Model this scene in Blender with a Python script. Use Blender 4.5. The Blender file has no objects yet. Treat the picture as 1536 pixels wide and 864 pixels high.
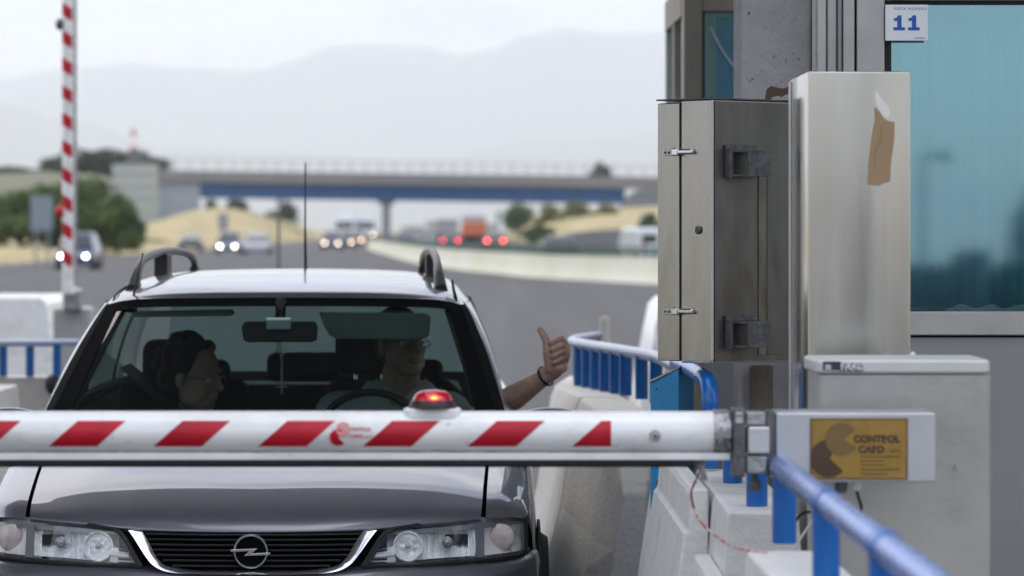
import bpy, bmesh, math, random
from mathutils import Vector, Matrix, noise

random.seed(7)
sc = bpy.context.scene
COL = sc.collection
R = math.radians

# ------------------------------------------------------------------ camera
F = 5490.0 / 1536.0 * 36.0            # about 129 mm on a 36 mm sensor
CAM_H = 1.58
cd = bpy.data.cameras.new('camera')
cam = bpy.data.objects.new('camera', cd)
COL.objects.link(cam)
cam.location = (0, 0, CAM_H)
cam.rotation_euler = (R(90), 0, 0)
cd.lens = F
cd.sensor_width = 36
cd.shift_x = 68 / 1536
cd.shift_y = -89 / 1536
cd.clip_start = 0.1
cd.clip_end = 60000
cd.dof.use_dof = True
cd.dof.focus_distance = 10.4
cd.dof.aperture_fstop = 4.6
cd.dof.aperture_blades = 0
sc.camera = cam

# ------------------------------------------------------------------ world
w = bpy.data.worlds.new("World")
sc.world = w
w.use_nodes = True
nt = w.node_tree
nt.nodes.clear()
N, L = nt.nodes.new, nt.links.new
SUN_EL, SUN_AZ = 45.0, 333.0           # azimuth clockwise from +Y
out = N('ShaderNodeOutputWorld')
bg = N('ShaderNodeBackground')
sky = N('ShaderNodeTexSky')
sky.sky_type = 'NISHITA'
sky.sun_disc = False
sky.sun_elevation = R(SUN_EL)
sky.sun_rotation = R(SUN_AZ)
sky.air_density = 1.0
sky.dust_density = 1.5
tc = N('ShaderNodeTexCoord')
sep = N('ShaderNodeSeparateXYZ')
L(tc.outputs['Generated'], sep.inputs[0])
zc = N('ShaderNodeMath'); zc.operation = 'MAXIMUM'; zc.inputs[1].default_value = 0.0
L(sep.outputs['Z'], zc.inputs[0])
za = N('ShaderNodeMath'); za.operation = 'ADD'; za.inputs[1].default_value = 0.12
L(zc.outputs[0], za.inputs[0])
dx = N('ShaderNodeMath'); dx.operation = 'DIVIDE'
dy = N('ShaderNodeMath'); dy.operation = 'DIVIDE'
L(sep.outputs['X'], dx.inputs[0]); L(za.outputs[0], dx.inputs[1])
L(sep.outputs['Y'], dy.inputs[0]); L(za.outputs[0], dy.inputs[1])
cmb = N('ShaderNodeCombineXYZ')
L(dx.outputs[0], cmb.inputs[0]); L(dy.outputs[0], cmb.inputs[1])
nz = N('ShaderNodeTexNoise')
nz.inputs['Scale'].default_value = 1.9
nz.inputs['Detail'].default_value = 8
nz.inputs['Roughness'].default_value = 0.55
nz.inputs['Distortion'].default_value = 0.4
L(cmb.outputs[0], nz.inputs['Vector'])
ramp = N('ShaderNodeValToRGB')
ramp.color_ramp.elements[0].position = 0.44
ramp.color_ramp.elements[0].color = (0, 0, 0, 1)
ramp.color_ramp.elements[1].position = 0.58
ramp.color_ramp.elements[1].color = (1, 1, 1, 1)
L(nz.outputs['Fac'], ramp.inputs[0])
# towards the horizon everything whitens
hz = N('ShaderNodeMapRange')
hz.inputs['From Min'].default_value = 0.0
hz.inputs['From Max'].default_value = 0.13
hz.inputs['To Min'].default_value = 1.0
hz.inputs['To Max'].default_value = 0.0
L(zc.outputs[0], hz.inputs['Value'])
mx = N('ShaderNodeMath'); mx.operation = 'MAXIMUM'
L(ramp.outputs[0], mx.inputs[0]); L(hz.outputs[0], mx.inputs[1])
mix = N('ShaderNodeMix'); mix.data_type = 'RGBA'
zf = N('ShaderNodeMapRange')
zf.inputs['From Min'].default_value = 0.02; zf.inputs['From Max'].default_value = 0.9
zf.inputs['To Min'].default_value = 1.0; zf.inputs['To Max'].default_value = 5.2
L(zc.outputs[0], zf.inputs['Value'])
ccol = N('ShaderNodeVectorMath'); ccol.operation = 'SCALE'      # cloud brightens towards the zenith
ccol.inputs[0].default_value = (3.64, 3.62, 3.74)
L(zf.outputs[0], ccol.inputs['Scale'])
L(ccol.outputs[0], mix.inputs['B'])
L(mx.outputs[0], mix.inputs['Factor'])
L(sky.outputs[0], mix.inputs['A'])
L(mix.outputs['Result'], bg.inputs['Color'])
bg.inputs['Strength'].default_value = 0.12
L(bg.outputs[0], out.inputs['Surface'])

# ------------------------------------------------------------------ sun
sd = bpy.data.lights.new('sun', 'SUN')
sd.energy = 0.9
sd.angle = R(10)
sd.color = (1.0, 0.95, 0.88)
sun = bpy.data.objects.new('sun', sd)
COL.objects.link(sun)
az, el = R(SUN_AZ), R(SUN_EL)
sdir = Vector((math.sin(az) * math.cos(el), math.cos(az) * math.cos(el), math.sin(el)))
sun.rotation_euler = sdir.to_track_quat('Z', 'Y').to_euler()

# ------------------------------------------------------------------ exposure
vs = sc.view_settings
vs.view_transform = 'Standard'
vs.look = 'None'
vs.gamma = 1
vs.exposure = 0.70
sc.render.engine = 'CYCLES'
cy = sc.cycles
cy.use_denoising = True
cy.max_bounces = 10
cy.diffuse_bounces = 4
cy.glossy_bounces = 5
cy.transmission_bounces = 6
cy.transparent_max_bounces = 12
cy.volume_bounces = 4
cy.sample_clamp_indirect = 6

# ------------------------------------------------------------------ helpers
def P(px, py, Y):
    """point seen at photograph pixel (px, py) when it stands Y metres away"""
    return Vector(((px - 700) * Y / 5490, Y, CAM_H - (py - 343) * Y / 5490))

def X(px, Y): return (px - 700) * Y / 5490
def Z(py, Y): return CAM_H - (py - 343) * Y / 5490

class MB:
    def __init__(s):
        s.v, s.f = [], []
    def add(s, vs_, fs_):
        o = len(s.v)
        s.v += [tuple(v) for v in vs_]
        s.f += [tuple(i + o for i in f) for f in fs_]
        return s
    def box(s, a, b, mat=None):
        (x0, y0, z0), (x1, y1, z1) = a, b
        v = [(x0, y0, z0), (x1, y0, z0), (x1, y1, z0), (x0, y1, z0), (x0, y0, z1), (x1, y0, z1), (x1, y1, z1), (x0, y1, z1)]
        if mat: v = [mat @ Vector(q) for q in v]
        return s.add(v, [(0, 3, 2, 1), (4, 5, 6, 7), (0, 1, 5, 4), (1, 2, 6, 5), (2, 3, 7, 6), (3, 0, 4, 7)])
    def tube(s, pts, r, n=12, cap=True, flat=None):
        pts = [Vector(p) for p in pts]
        m = len(pts)
        rr = r if isinstance(r, (list, tuple)) else [r] * m
        rings = []
        up = None
        for i, p in enumerate(pts):
            t = (pts[min(i + 1, m - 1)] - pts[max(i - 1, 0)]).normalized()
            if up is None:
                up = Vector((0, 0, 1)) if abs(t.z) < .9 else Vector((0, 1, 0))
            a = t.cross(up).normalized()
            b = a.cross(t).normalized()
            up = b
            for k in range(n):
                q = 2 * math.pi * k / n
                rings.append(p + a * math.cos(q) * rr[i] + b * math.sin(q) * rr[i] * (flat or 1))
        fs = []
        for i in range(m - 1):
            for k in range(n):
                fs.append((i * n + k, i * n + (k + 1) % n, (i + 1) * n + (k + 1) % n, (i + 1) * n + k))
        if cap:
            fs.append(tuple(range(n - 1, -1, -1)))
            fs.append(tuple((m - 1) * n + k for k in range(n)))
        return s.add(rings, fs)
    def prism(s, poly, d0, d1, fn):
        """polygon of (a,b) extruded from d0 to d1; fn(a,b,d)->point"""
        n = len(poly)
        v = [fn(a, b, d0) for a, b in poly] + [fn(a, b, d1) for a, b in poly]
        f = [tuple(range(n)), tuple(range(2 * n - 1, n - 1, -1))]
        f += [(i, i + n, (i + 1) % n + n, (i + 1) % n) for i in range(n)]
        return s.add(v, f)
    def grid(s, rows):
        nr, nc = len(rows), len(rows[0])
        return s.add([p for r in rows for p in r],
                     [(i * nc + j, i * nc + j + 1, (i + 1) * nc + j + 1, (i + 1) * nc + j) for i in range(nr - 1) for j in range(nc - 1)])
    def loft(s, rows, cap=True):
        nr, nc = len(rows), len(rows[0])
        f = [(i * nc + j, i * nc + (j + 1) % nc, (i + 1) * nc + (j + 1) % nc, (i + 1) * nc + j) for i in range(nr - 1) for j in range(nc)]
        if cap:
            f += [tuple(range(nc - 1, -1, -1)), tuple((nr - 1) * nc + j for j in range(nc))]
        return s.add([p for r in rows for p in r], f)
    def lathe(s, prof, c, n=24, axis='Z'):
        rows = []
        for r, h in prof:
            ring = []
            for k in range(n):
                q = 2 * math.pi * k / n
                a, b = r * math.cos(q), r * math.sin(q)
                p = {'Z': (a, b, h), 'Y': (a, h, b), 'X': (h, a, b)}[axis]
                ring.append((c[0] + p[0], c[1] + p[1], c[2] + p[2]))
            rows.append(ring)
        return s.loft(rows)
    def ball(s, c, r, n=12, m=8):
        rx, ry, rz = r if isinstance(r, (tuple, list)) else (r, r, r)
        rows = []
        for i in range(m + 1):
            t = math.pi * i / m
            st = max(math.sin(t), 1e-3)
            rows.append([(c[0] + rx * st * math.cos(2 * math.pi * k / n), c[1] + ry * st * math.sin(2 * math.pi * k / n), c[2] - rz * math.cos(t)) for k in range(n)])
        return s.loft(rows)

def obj(name, mb, mat=None, parent=None, world=False, smooth=35, bevel=0, seg=2, solid=0, fix=True):
    me = bpy.data.meshes.new(name)
    v = mb.v
    if world and parent is not None:
        o_ = Vector(parent.location)
        if parent.parent is not None: o_ = o_ + Vector(parent.parent.location)
        v = [tuple(Vector(p) - o_) for p in v]
    me.from_pydata(v, [], mb.f)
    if fix:
        bm = bmesh.new(); bm.from_mesh(me)
        bmesh.ops.recalc_face_normals(bm, faces=bm.faces)
        bm.to_mesh(me); bm.free()
    if mat is not None: me.materials.append(mat)
    if smooth:
        me.polygons.foreach_set('use_smooth', [True] * len(me.polygons))
        me.set_sharp_from_angle(angle=R(smooth))
    o = bpy.data.objects.new(name, me)
    COL.objects.link(o)
    if parent is not None: o.parent = parent
    if solid:
        m = o.modifiers.new('solid', 'SOLIDIFY'); m.thickness = solid; m.offset = 0
    if bevel:
        m = o.modifiers.new('bevel', 'BEVEL'); m.width = bevel; m.segments = seg
        m.limit_method = 'ANGLE'; m.angle_limit = R(40); m.harden_normals = bool(smooth)
    return o

def tag(o, label=None, cat=None, group=None, kind=None):
    if label: o['label'] = label
    if cat: o['category'] = cat
    if group: o['group'] = group
    if kind: o['kind'] = kind
    return o

def thing(name, label, cat, loc=(0, 0, 0), rotz=0, group=None):
    o = bpy.data.objects.new(name, None)
    COL.objects.link(o)
    o.location = loc
    o.rotation_euler = (0, 0, rotz)
    o.empty_display_size = .1
    return tag(o, label, cat, group)

def copy_tree(o, parent=None, loc=None):
    c = o.copy(); COL.objects.link(c)
    if parent is not None: c.parent = parent
    if loc is not None: c.location = loc
    for ch in [q for q in bpy.data.objects if q.parent == o]:
        copy_tree(ch, c)
    return c

def text(name, body, size, mat, loc, parent=None, ext=.0004, bold=0.0, sx=1.0, rx=90, rz=0, spacing=1.0, align='LEFT'):
    cu = bpy.data.curves.new(name, 'FONT')
    cu.body = body; cu.size = size; cu.extrude = ext; cu.offset = bold
    cu.space_character = spacing; cu.align_x = align
    t = bpy.data.objects.new(name + '_tmp', cu)
    COL.objects.link(t)
    dg = bpy.context.evaluated_depsgraph_get()
    me = bpy.data.meshes.new_from_object(t.evaluated_get(dg))
    me.transform(Matrix.Diagonal((sx, 1, 1, 1)))
    bpy.data.objects.remove(t)
    me.materials.clear(); me.materials.append(mat)
    o = bpy.data.objects.new(name, me)
    COL.objects.link(o)
    o.rotation_euler = (R(rx), 0, R(rz))
    o.location = loc
    if parent is not None:
        o.parent = parent
        o.location = Vector(loc) - Vector(parent.location) - (Vector(parent.parent.location) if parent.parent else Vector())
    return o

def cr(p0, p1, p2, p3, t):
    return 0.5 * ((2 * p1) + (p2 - p0) * t + (2 * p0 - 5 * p1 + 4 * p2 - p3) * t * t + (3 * p1 - p0 - 3 * p2 + p3) * t ** 3)

def curve_at(pts, t):
    n = len(pts)
    t = max(0.0, min(t, n - 1.0))
    i = min(int(t), n - 2); f = t - i
    g = lambda k: pts[k] if 0 <= k < n else (2 * pts[0] - pts[1] if k < 0 else 2 * pts[-1] - pts[-2])
    return cr(g(i - 1), g(i), g(i + 1), g(i + 2), f)

def surf(net, u, v):
    return curve_at([curve_at(row, u) for row in net], v)

def patch(net, u0, u1, v0, v1, nu, nv, off=(0, 0, 0)):
    off = Vector(off)
    rows = []
    for j in range(nv + 1):
        v = v0 + (v1 - v0) * j / nv
        rows.append([surf(net, u0 + (u1 - u0) * i / nu, v) + off for i in range(nu + 1)])
    return rows

def vnet(rows, mirror=False):
    net = []
    for r in rows:
        rr = [Vector(p) for p in r]
        if mirror: rr = [Vector((-p.x, p.y, p.z)) for p in reversed(rr[1:])] + rr
        net.append(rr)
    return net

def spline(pts, n):
    pts = [Vector(p) for p in pts]
    return [curve_at(pts, (len(pts) - 1) * i / n) for i in range(n + 1)]

# ------------------------------------------------------------------ materials
def mat(name, c, rough=.6, metal=0, coat=0, var=0, vscale=8, bump=0, bscale=60, c2=None, stretch=None, spec=.5, trans=0, emis=None, estr=0, alpha=None, rvar=0, detail=6, thresh=None, coatr=.03):
    m = bpy.data.materials.new(name)
    m.use_nodes = True
    t = m.node_tree
    b = t.nodes['Principled BSDF']
    b.inputs['Base Color'].default_value = (*c, 1)
    b.inputs['Roughness'].default_value = rough
    b.inputs['Metallic'].default_value = metal
    b.inputs['Coat Weight'].default_value = coat
    b.inputs['Coat Roughness'].default_value = coatr
    b.inputs['Specular IOR Level'].default_value = spec
    b.inputs['Transmission Weight'].default_value = trans
    if emis:
        b.inputs['Emission Color'].default_value = (*emis, 1)
        b.inputs['Emission Strength'].default_value = estr
    co = t.nodes.new('ShaderNodeTexCoord')
    mp = t.nodes.new('ShaderNodeMapping')
    t.links.new(co.outputs['Object'], mp.inputs['Vector'])
    if stretch: mp.inputs['Scale'].default_value = stretch
    if var or c2 or rvar:
        n = t.nodes.new('ShaderNodeTexNoise')
        n.inputs['Scale'].default_value = vscale
        n.inputs['Detail'].default_value = detail
        n.inputs['Roughness'].default_value = .6
        t.links.new(mp.outputs[0], n.inputs['Vector'])
        rp = t.nodes.new('ShaderNodeValToRGB')
        lo, hi = thresh or (.32, .68)
        rp.color_ramp.elements[0].position = lo
        rp.color_ramp.elements[1].position = hi
        if c2 is None:
            c2 = tuple(min(1, q * (1 + var)) for q in c)
            c1 = tuple(q * (1 - var) for q in c)
        else: c1 = c
        rp.color_ramp.elements[0].color = (*c1, 1)
        rp.color_ramp.elements[1].color = (*c2, 1)
        t.links.new(n.outputs['Fac'], rp.inputs[0])
        t.links.new(rp.outputs[0], b.inputs['Base Color'])
        if rvar:
            mr = t.nodes.new('ShaderNodeMapRange')
            mr.inputs['From Min'].default_value = .3; mr.inputs['From Max'].default_value = .7
            mr.inputs['To Min'].default_value = max(.02, rough - rvar); mr.inputs['To Max'].default_value = min(1, rough + rvar)
            t.links.new(n.outputs['Fac'], mr.inputs['Value'])
            t.links.new(mr.outputs[0], b.inputs['Roughness'])
    if bump:
        n2 = t.nodes.new('ShaderNodeTexNoise')
        n2.inputs['Scale'].default_value = bscale
        n2.inputs['Detail'].default_value = 5
        t.links.new(mp.outputs[0], n2.inputs['Vector'])
        bp = t.nodes.new('ShaderNodeBump')
        bp.inputs['Strength'].default_value = bump
        bp.inputs['Distance'].default_value = .02
        t.links.new(n2.outputs['Fac'], bp.inputs['Height'])
        t.links.new(bp.outputs[0], b.inputs['Normal'])
    return m

def glass(name, tint, refl_tint=(1, 1, 1), base=0.0, ior=1.5, rough=0.0):
    m = bpy.data.materials.new(name)
    m.use_nodes = True
    t = m.node_tree
    t.nodes.clear()
    o = t.nodes.new('ShaderNodeOutputMaterial')
    tr = t.nodes.new('ShaderNodeBsdfTransparent'); tr.inputs[0].default_value = (*tint, 1)
    gl = t.nodes.new('ShaderNodeBsdfGlossy'); gl.inputs['Color'].default_value = (*refl_tint, 1); gl.inputs['Roughness'].default_value = rough
    fr = t.nodes.new('ShaderNodeFresnel'); fr.inputs[0].default_value = ior
    ad = t.nodes.new('ShaderNodeMath'); ad.operation = 'ADD'; ad.inputs[1].default_value = base; ad.use_clamp = True
    mx_ = t.nodes.new('ShaderNodeMixShader')
    ge = t.nodes.new('ShaderNodeNewGeometry'); mr = t.nodes.new('ShaderNodeMapRange')
    mr.inputs['To Min'].default_value = ior; mr.inputs['To Max'].default_value = 1 / ior   # same reflectance from both sides of a thin pane
    t.links.new(ge.outputs['Backfacing'], mr.inputs['Value']); t.links.new(mr.outputs[0], fr.inputs[0])
    t.links.new(fr.outputs[0], ad.inputs[0])
    t.links.new(ad.outputs[0], mx_.inputs[0])
    t.links.new(tr.outputs[0], mx_.inputs[1]); t.links.new(gl.outputs[0], mx_.inputs[2])
    t.links.new(mx_.outputs[0], o.inputs['Surface'])
    return m

def stain(m, col, scale=3, lo=.55, hi=.7, stretch=(1, 1, 1), amount=1.0, detail=8):
    """mix a dirt colour over a material's base colour"""
    t = m.node_tree
    b = t.nodes['Principled BSDF']
    co = t.nodes.new('ShaderNodeTexCoord'); mp = t.nodes.new('ShaderNodeMapping')
    mp.inputs['Scale'].default_value = stretch
    mp.inputs['Location'].default_value = (random.random() * 9, random.random() * 9, random.random() * 9)
    t.links.new(co.outputs['Object'], mp.inputs[0])
    n = t.nodes.new('ShaderNodeTexNoise'); n.inputs['Scale'].default_value = scale; n.inputs['Detail'].default_value = detail
    n.inputs['Roughness'].default_value = .65
    t.links.new(mp.outputs[0], n.inputs['Vector'])
    mr = t.nodes.new('ShaderNodeMapRange')
    mr.inputs['From Min'].default_value = lo; mr.inputs['From Max'].default_value = hi
    mr.inputs['To Max'].default_value = amount
    t.links.new(n.outputs['Fac'], mr.inputs['Value'])
    mi = t.nodes.new('ShaderNodeMix'); mi.data_type = 'RGBA'
    mi.inputs['B'].default_value = (*col, 1)
    ln = b.inputs['Base Color'].links
    if ln: t.links.new(ln[0].from_socket, mi.inputs['A'])
    else: mi.inputs['A'].default_value = b.inputs['Base Color'].default_value
    t.links.new(mr.outputs[0], mi.inputs['Factor'])
    t.links.new(mi.outputs['Result'], b.inputs['Base Color'])
    return m

MT = {}
MT['paint'] = mat('car_paint', (.175, .178, .212), .42, .72, coat=1, var=.03, vscale=500, coatr=.02)
stain(MT['paint'], (.40, .38, .36), 220, .70, .76, (1, 1, 1), .8, 2)
stain(MT['paint'], (.25, .24, .24), 7, .56, .75, (1, 1, 1), .25, 6)
MT['black_plastic'] = mat('black_plastic', (.02, .02, .022), .5, bump=.1, bscale=300)
MT['black_gloss'] = mat('black_gloss', (.004, .004, .005), .8, spec=.05)
MT['rubber'] = mat('rubber', (.012, .012, .013), .75, bump=.2, bscale=80)
MT['chrome'] = mat('chrome', (.78, .79, .83), .14, .95, rvar=.04, vscale=40)
MT['silver_trim'] = mat('silver_trim', (.28, .28, .29), .38, .7)
MT['windscreen'] = glass('windscreen_glass', (.43, .535, .515))
MT['side_glass'] = glass('side_glass', (.55, .72, .70))
MT['lens'] = glass('lens_glass', (.97, .98, .98))
MT['reflector'] = mat('reflector', (.95, .96, .97), .26, .35, bump=.35, bscale=45, rvar=.08)
MT['amber'] = mat('indicator_bulb', (.60, .50, .48), .3, var=.12, vscale=60, coat=.6)
MT['liner'] = mat('cabin_trim', (.022, .023, .025), .85, bump=.15, bscale=200)
MT['headliner'] = mat('headliner', (.33, .36, .34), .9)
MT['seat'] = mat('seat_cloth', (.018, .018, .022), .95, bump=.3, bscale=250)
MT['skin'] = mat('skin', (.58, .37, .28), .5, var=.13, vscale=28, bump=.10, bscale=180)
MT['hair'] = mat('dark_hair', (.018, .012, .010), .6, bump=.8, bscale=90, var=.4, vscale=60)
MT['grey_hair'] = mat('grey_hair', (.16, .15, .14), .6, bump=.8, bscale=90)
MT['shirt'] = mat('shirt', (.66, .70, .70), .85, bump=.15, bscale=30)
MT['blouse'] = mat('blouse', (.06, .06, .07), .8, c2=(.3, .32, .35), vscale=40, thresh=(.55, .6))
MT['white_paint'] = mat('white_paint', (.90, .90, .89), .25, coat=.4, var=.02, vscale=6)
stain(MT['white_paint'], (.52, .50, .46), 7, .50, .70, (.5, 1, 1), .55)
stain(MT['white_paint'], (.30, .29, .28), 50, .65, .72, (.5, 1, 1), .6, 3)
MT['sheeting'] = mat('red_sheeting', (.50, .002, .018), .5, coat=.08, var=.14, vscale=14)
MT['print_red'] = mat('print_red', (.55, .03, .04), .4, c2=(.75, .35, .33), vscale=40)
MT['alu'] = mat('aluminium', (.62, .615, .61), .38, .75, rvar=.08, vscale=12, bump=.05, bscale=100)
MT['cast'] = mat('cast_bracket', (.40, .40, .41), .42, .8, var=.3, vscale=25, bump=.3, bscale=60)
MT['cast_dark'] = mat('dark_bracket', (.14, .14, .15), .5, .7, var=.3, vscale=25, bump=.3, bscale=60)
MT['brass'] = mat('brass_plate', (.36, .22, .055), .42, .6, var=.12, vscale=30)
MT['brown_ink'] = mat('brown_ink', (.085, .050, .030), .5, .3)
MT['steel'] = mat('brushed_steel', (.64, .62, .59), .17, .95, var=.07, vscale=3, stretch=(5, 5, .35), rvar=.04, detail=3)
stain(MT['steel'], (.36, .345, .315), 1.6, .42, .72, (1.5, 1.5, .9), .6, 2)
MT['steel_dirty'] = mat('weathered_steel', (.50, .485, .46), .22, .95, var=.12, vscale=7, stretch=(2, 2, .5), rvar=.06, bump=.012, bscale=60)
stain(MT['steel_dirty'], (.20, .175, .14), 5, .54, .76, (1, 1, .4), .6, 5)
MT['box_paint'] = mat('barrier_housing_paint', (.43, .42, .40), .40, .5, var=.07, vscale=5, bump=.05, bscale=80)
stain(MT['box_paint'], (.29, .27, .235), 4, .50, .72, (1, 1, 1.4), .6)
MT['cap_paint'] = mat('barrier_cap_paint', (.60, .60, .585), .45, .2, var=.05, vscale=9)
MT['frame_alu'] = mat('booth_frame', (.47, .455, .44), .45, .4, var=.14, vscale=6)
MT['panel'] = mat('booth_panel', (.30, .30, .305), .5, .3, var=.06, vscale=3, bump=.02, bscale=40)
MT['dark'] = mat('dark_gap', (.012, .012, .013), .7)
MT['booth_glass'] = glass('booth_glass', (.80, .95, .97), (.55, .78, .86), base=.26, rough=.03)
MT['booth_glass2'] = glass('booth_side_glass', (.86, .92, .92), (.9, .95, 1.0), base=.03)
MT['curtain'] = mat('curtain_cloth', (.06, .52, .66), .9, var=.06, vscale=3)
MT['blue_cloth'] = mat('blue_blind', (.03, .20, .48), .8)
MT['grey_cloth'] = mat('pale_blind', (.42, .46, .46), .8)
MT['concrete'] = mat('concrete', (.33, .325, .325), .85, var=.12, vscale=6, bump=.35, bscale=35)
stain(MT['concrete'], (.06, .06, .06), 38, .66, .72, (1, 1, 1), .8, 2)
MT['barrier_white'] = mat('whitewashed_concrete', (.76, .76, .74), .8, var=.07, vscale=7, bump=.3, bscale=50)
stain(MT['barrier_white'], (.34, .33, .31), 9, .60, .72, (1, 1, .35), .6)
MT['barrier_grey'] = mat('barrier_concrete', (.60, .575, .54), .85, var=.12, vscale=5, bump=.4, bscale=40)
stain(MT['barrier_grey'], (.36, .32, .28), 3, .52, .75, (1, 1, .5), .6)
MT['barrier_dark'] = mat('dark_concrete', (.16, .155, .15), .85, var=.2, vscale=6, bump=.4, bscale=40)  # darker grey concrete with random tone variation
MT['parapet'] = mat('cream_parapet', (.62, .62, .46), .8, c2=(.72, .71, .60), vscale=.25, bump=.2, bscale=6)
MT['blue_paint'] = mat('blue_enamel', (.0, .115, .42), .32, coat=.15, var=.06, vscale=18)
stain(MT['blue_paint'], (.16, .12, .10), 38, .68, .73, (1, 1, .7), .8, 3)
MT['blue_box'] = mat('blue_box_paint', (.0, .25, .56), .4, coat=.15, var=.08, vscale=16)
stain(MT['blue_box'], (.22, .2, .2), 30, .66, .72, (1, 1, 1), .7, 3)
MT['galv'] = mat('galvanised_tube', (.24, .35, .72), .28, .6, var=.06, vscale=14, rvar=.06)
MT['tape'] = mat('brown_tape', (.36, .24, .13), .42, var=.05, vscale=8)
MT['clear_tape'] = mat('peeled_tape', (.80, .78, .74), .2, 0)
MT['paper'] = mat('white_plate', (.80, .82, .84), .4)
MT['ink_blue'] = mat('blue_ink', (.012, .10, .42), .5)
MT['ink_dark'] = mat('dark_ink', (.03, .03, .05), .5)
MT['letter_white'] = mat('letter_white', (.75, .75, .76), .4)
MT['wire_red'] = mat('red_white_cord', (.62, .12, .07), .5, c2=(.7, .62, .6), vscale=30, thresh=(.5, .56))
MT['asphalt'] = mat('asphalt', (.048, .045, .051), .9, var=.10, vscale=.35, bump=.3, bscale=30)
stain(MT['asphalt'], (.066, .063, .068), 1.0, .48, .62, (1.1, .02, 1), .8)
stain(MT['asphalt'], (.040, .038, .042), 1.0, .58, .66, (.35, .05, 1), .7)
MT['soil'] = mat('dry_ground', (.32, .25, .13), .95, c2=(.22, .20, .10), vscale=.05)
MT['island'] = mat('island_concrete', (.30, .28, .255), .9, var=.12, vscale=3, bump=.3, bscale=30)
MT['mark'] = mat('road_marking', (.75, .75, .73), .7, var=.08, vscale=6)
MT['hill'] = mat('mountain_scrub', (.10, .12, .10), 1, c2=(.16, .16, .13), vscale=.002)
MT['bank'] = mat('dry_grass_bank', (.44, .34, .17), .95, c2=(.20, .19, .09), vscale=.30, thresh=(.42, .62), bump=.5, bscale=3)
MT['bank_green'] = mat('scrub_bank', (.17, .15, .10), .95, c2=(.09, .10, .06), vscale=.15)
MT['bridge_deck'] = mat('bridge_concrete', (.24, .23, .235), .85, var=.08, vscale=.3)
MT['bridge_blue'] = mat('bridge_girder_blue', (.006, .085, .27), .5, var=.1, vscale=.3)
MT['pier'] = mat('bridge_pier', (.26, .27, .30), .85)
MT['abut'] = mat('abutment_panel', (.34, .38, .44), .85, var=.08, vscale=.2)
MT['canopy'] = mat('canopy_soffit', (.34, .34, .36), .8, var=.05, vscale=.4)
MT['bark'] = mat('bark', (.09, .07, .05), .95, bump=.5, bscale=8)
def leafmat(name, a, b): return mat(name, a, .7, c2=b, vscale=.9, detail=3)
MT['leaf_green'] = leafmat('bush_leaves', (.035, .075, .016), (.13, .19, .045))
MT['leaf_dark'] = leafmat('pine_leaves', (.022, .04, .02), (.05, .075, .03))
MT['leaf_dry'] = leafmat('dry_bush_leaves', (.16, .18, .06), (.30, .30, .11))

def cloth_through(name, c):
    m = bpy.data.materials.new(name); m.use_nodes = True
    t = m.node_tree; t.nodes.clear()
    o = t.nodes.new('ShaderNodeOutputMaterial'); d = t.nodes.new('ShaderNodeBsdfDiffuse'); tr = t.nodes.new('ShaderNodeBsdfTranslucent'); mx_ = t.nodes.new('ShaderNodeMixShader')
    n = t.nodes.new('ShaderNodeTexNoise'); n.inputs['Scale'].default_value = 3; mp = t.nodes.new('ShaderNodeMapping'); mp.inputs['Scale'].default_value = (6, 1, .6)
    co = t.nodes.new('ShaderNodeTexCoord'); rp = t.nodes.new('ShaderNodeValToRGB')
    t.links.new(co.outputs['Object'], mp.inputs[0]); t.links.new(mp.outputs[0], n.inputs['Vector']); t.links.new(n.outputs['Fac'], rp.inputs[0])
    rp.color_ramp.elements[0].color = (*[q * .85 for q in c], 1); rp.color_ramp.elements[1].color = (*c, 1)
    for q in (d, tr): t.links.new(rp.outputs[0], q.inputs['Color'])
    mx_.inputs[0].default_value = .5
    t.links.new(d.outputs[0], mx_.inputs[1]); t.links.new(tr.outputs[0], mx_.inputs[2]); t.links.new(mx_.outputs[0], o.inputs['Surface'])
    return m
MT['curtain'] = cloth_through('curtain_cloth_thin', (.10, .64, .80))
HAZE = 1.05e-4
# ================================================================== SETTING
def sheet(name, x0, x1, y0, y1, z, m, kind='structure', nx=1, ny=1):
    rows = [[(x0 + (x1 - x0) * i / nx, y0 + (y1 - y0) * j / ny, z) for i in range(nx + 1)] for j in range(ny + 1)]
    return tag(obj(name, MB().grid(rows), m, smooth=0), kind=kind)

sheet('ground', -22000, 22000, -1500, 22500, -.02, MT['soil'], nx=8, ny=8)
sheet('road', -20.5, 34, -260, 1500, 0, MT['asphalt'], ny=30)

# mountains
def ridge(name, pts, Y, depth, seed, amp=18, foot=-20):
    xs = [p[0] for p in pts]
    def h(px):
        for (a, ya), (b, yb) in zip(pts, pts[1:]):
            if a <= px <= b:
                t = (px - a) / (b - a); t = t * t * (3 - 2 * t)
                return Z(ya + (yb - ya) * t, Y)
        return Z(pts[0][1], Y)
    rows = []
    nx, ny = 170, 22
    for j in range(ny + 1):
        s = j / ny                      # 0 foot in front .. 1 crest .. behind
        q = max(0.0, s / .7 if s < .7 else 1 - (s - .7) / .3)
        row = []
        for i in range(nx + 1):
            px = xs[0] + (xs[-1] - xs[0]) * i / nx
            H = h(px)
            y = Y + (s - .7) * depth
            x = X(px, Y)
            n_ = noise.fractal(Vector((x * .0006 + seed, y * .0006, seed)), 1, 2, 6)
            z = foot + (H - foot) * (q ** 1.25) + n_ * amp * 3 * (1 - q ** 6) * q + n_ * amp * .6
            row.append((x, y, z))
        rows.append(row)
    return tag(obj(name, MB().grid(rows), MT['hill'], smooth=180), kind='structure')
RS = 2.0
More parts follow.
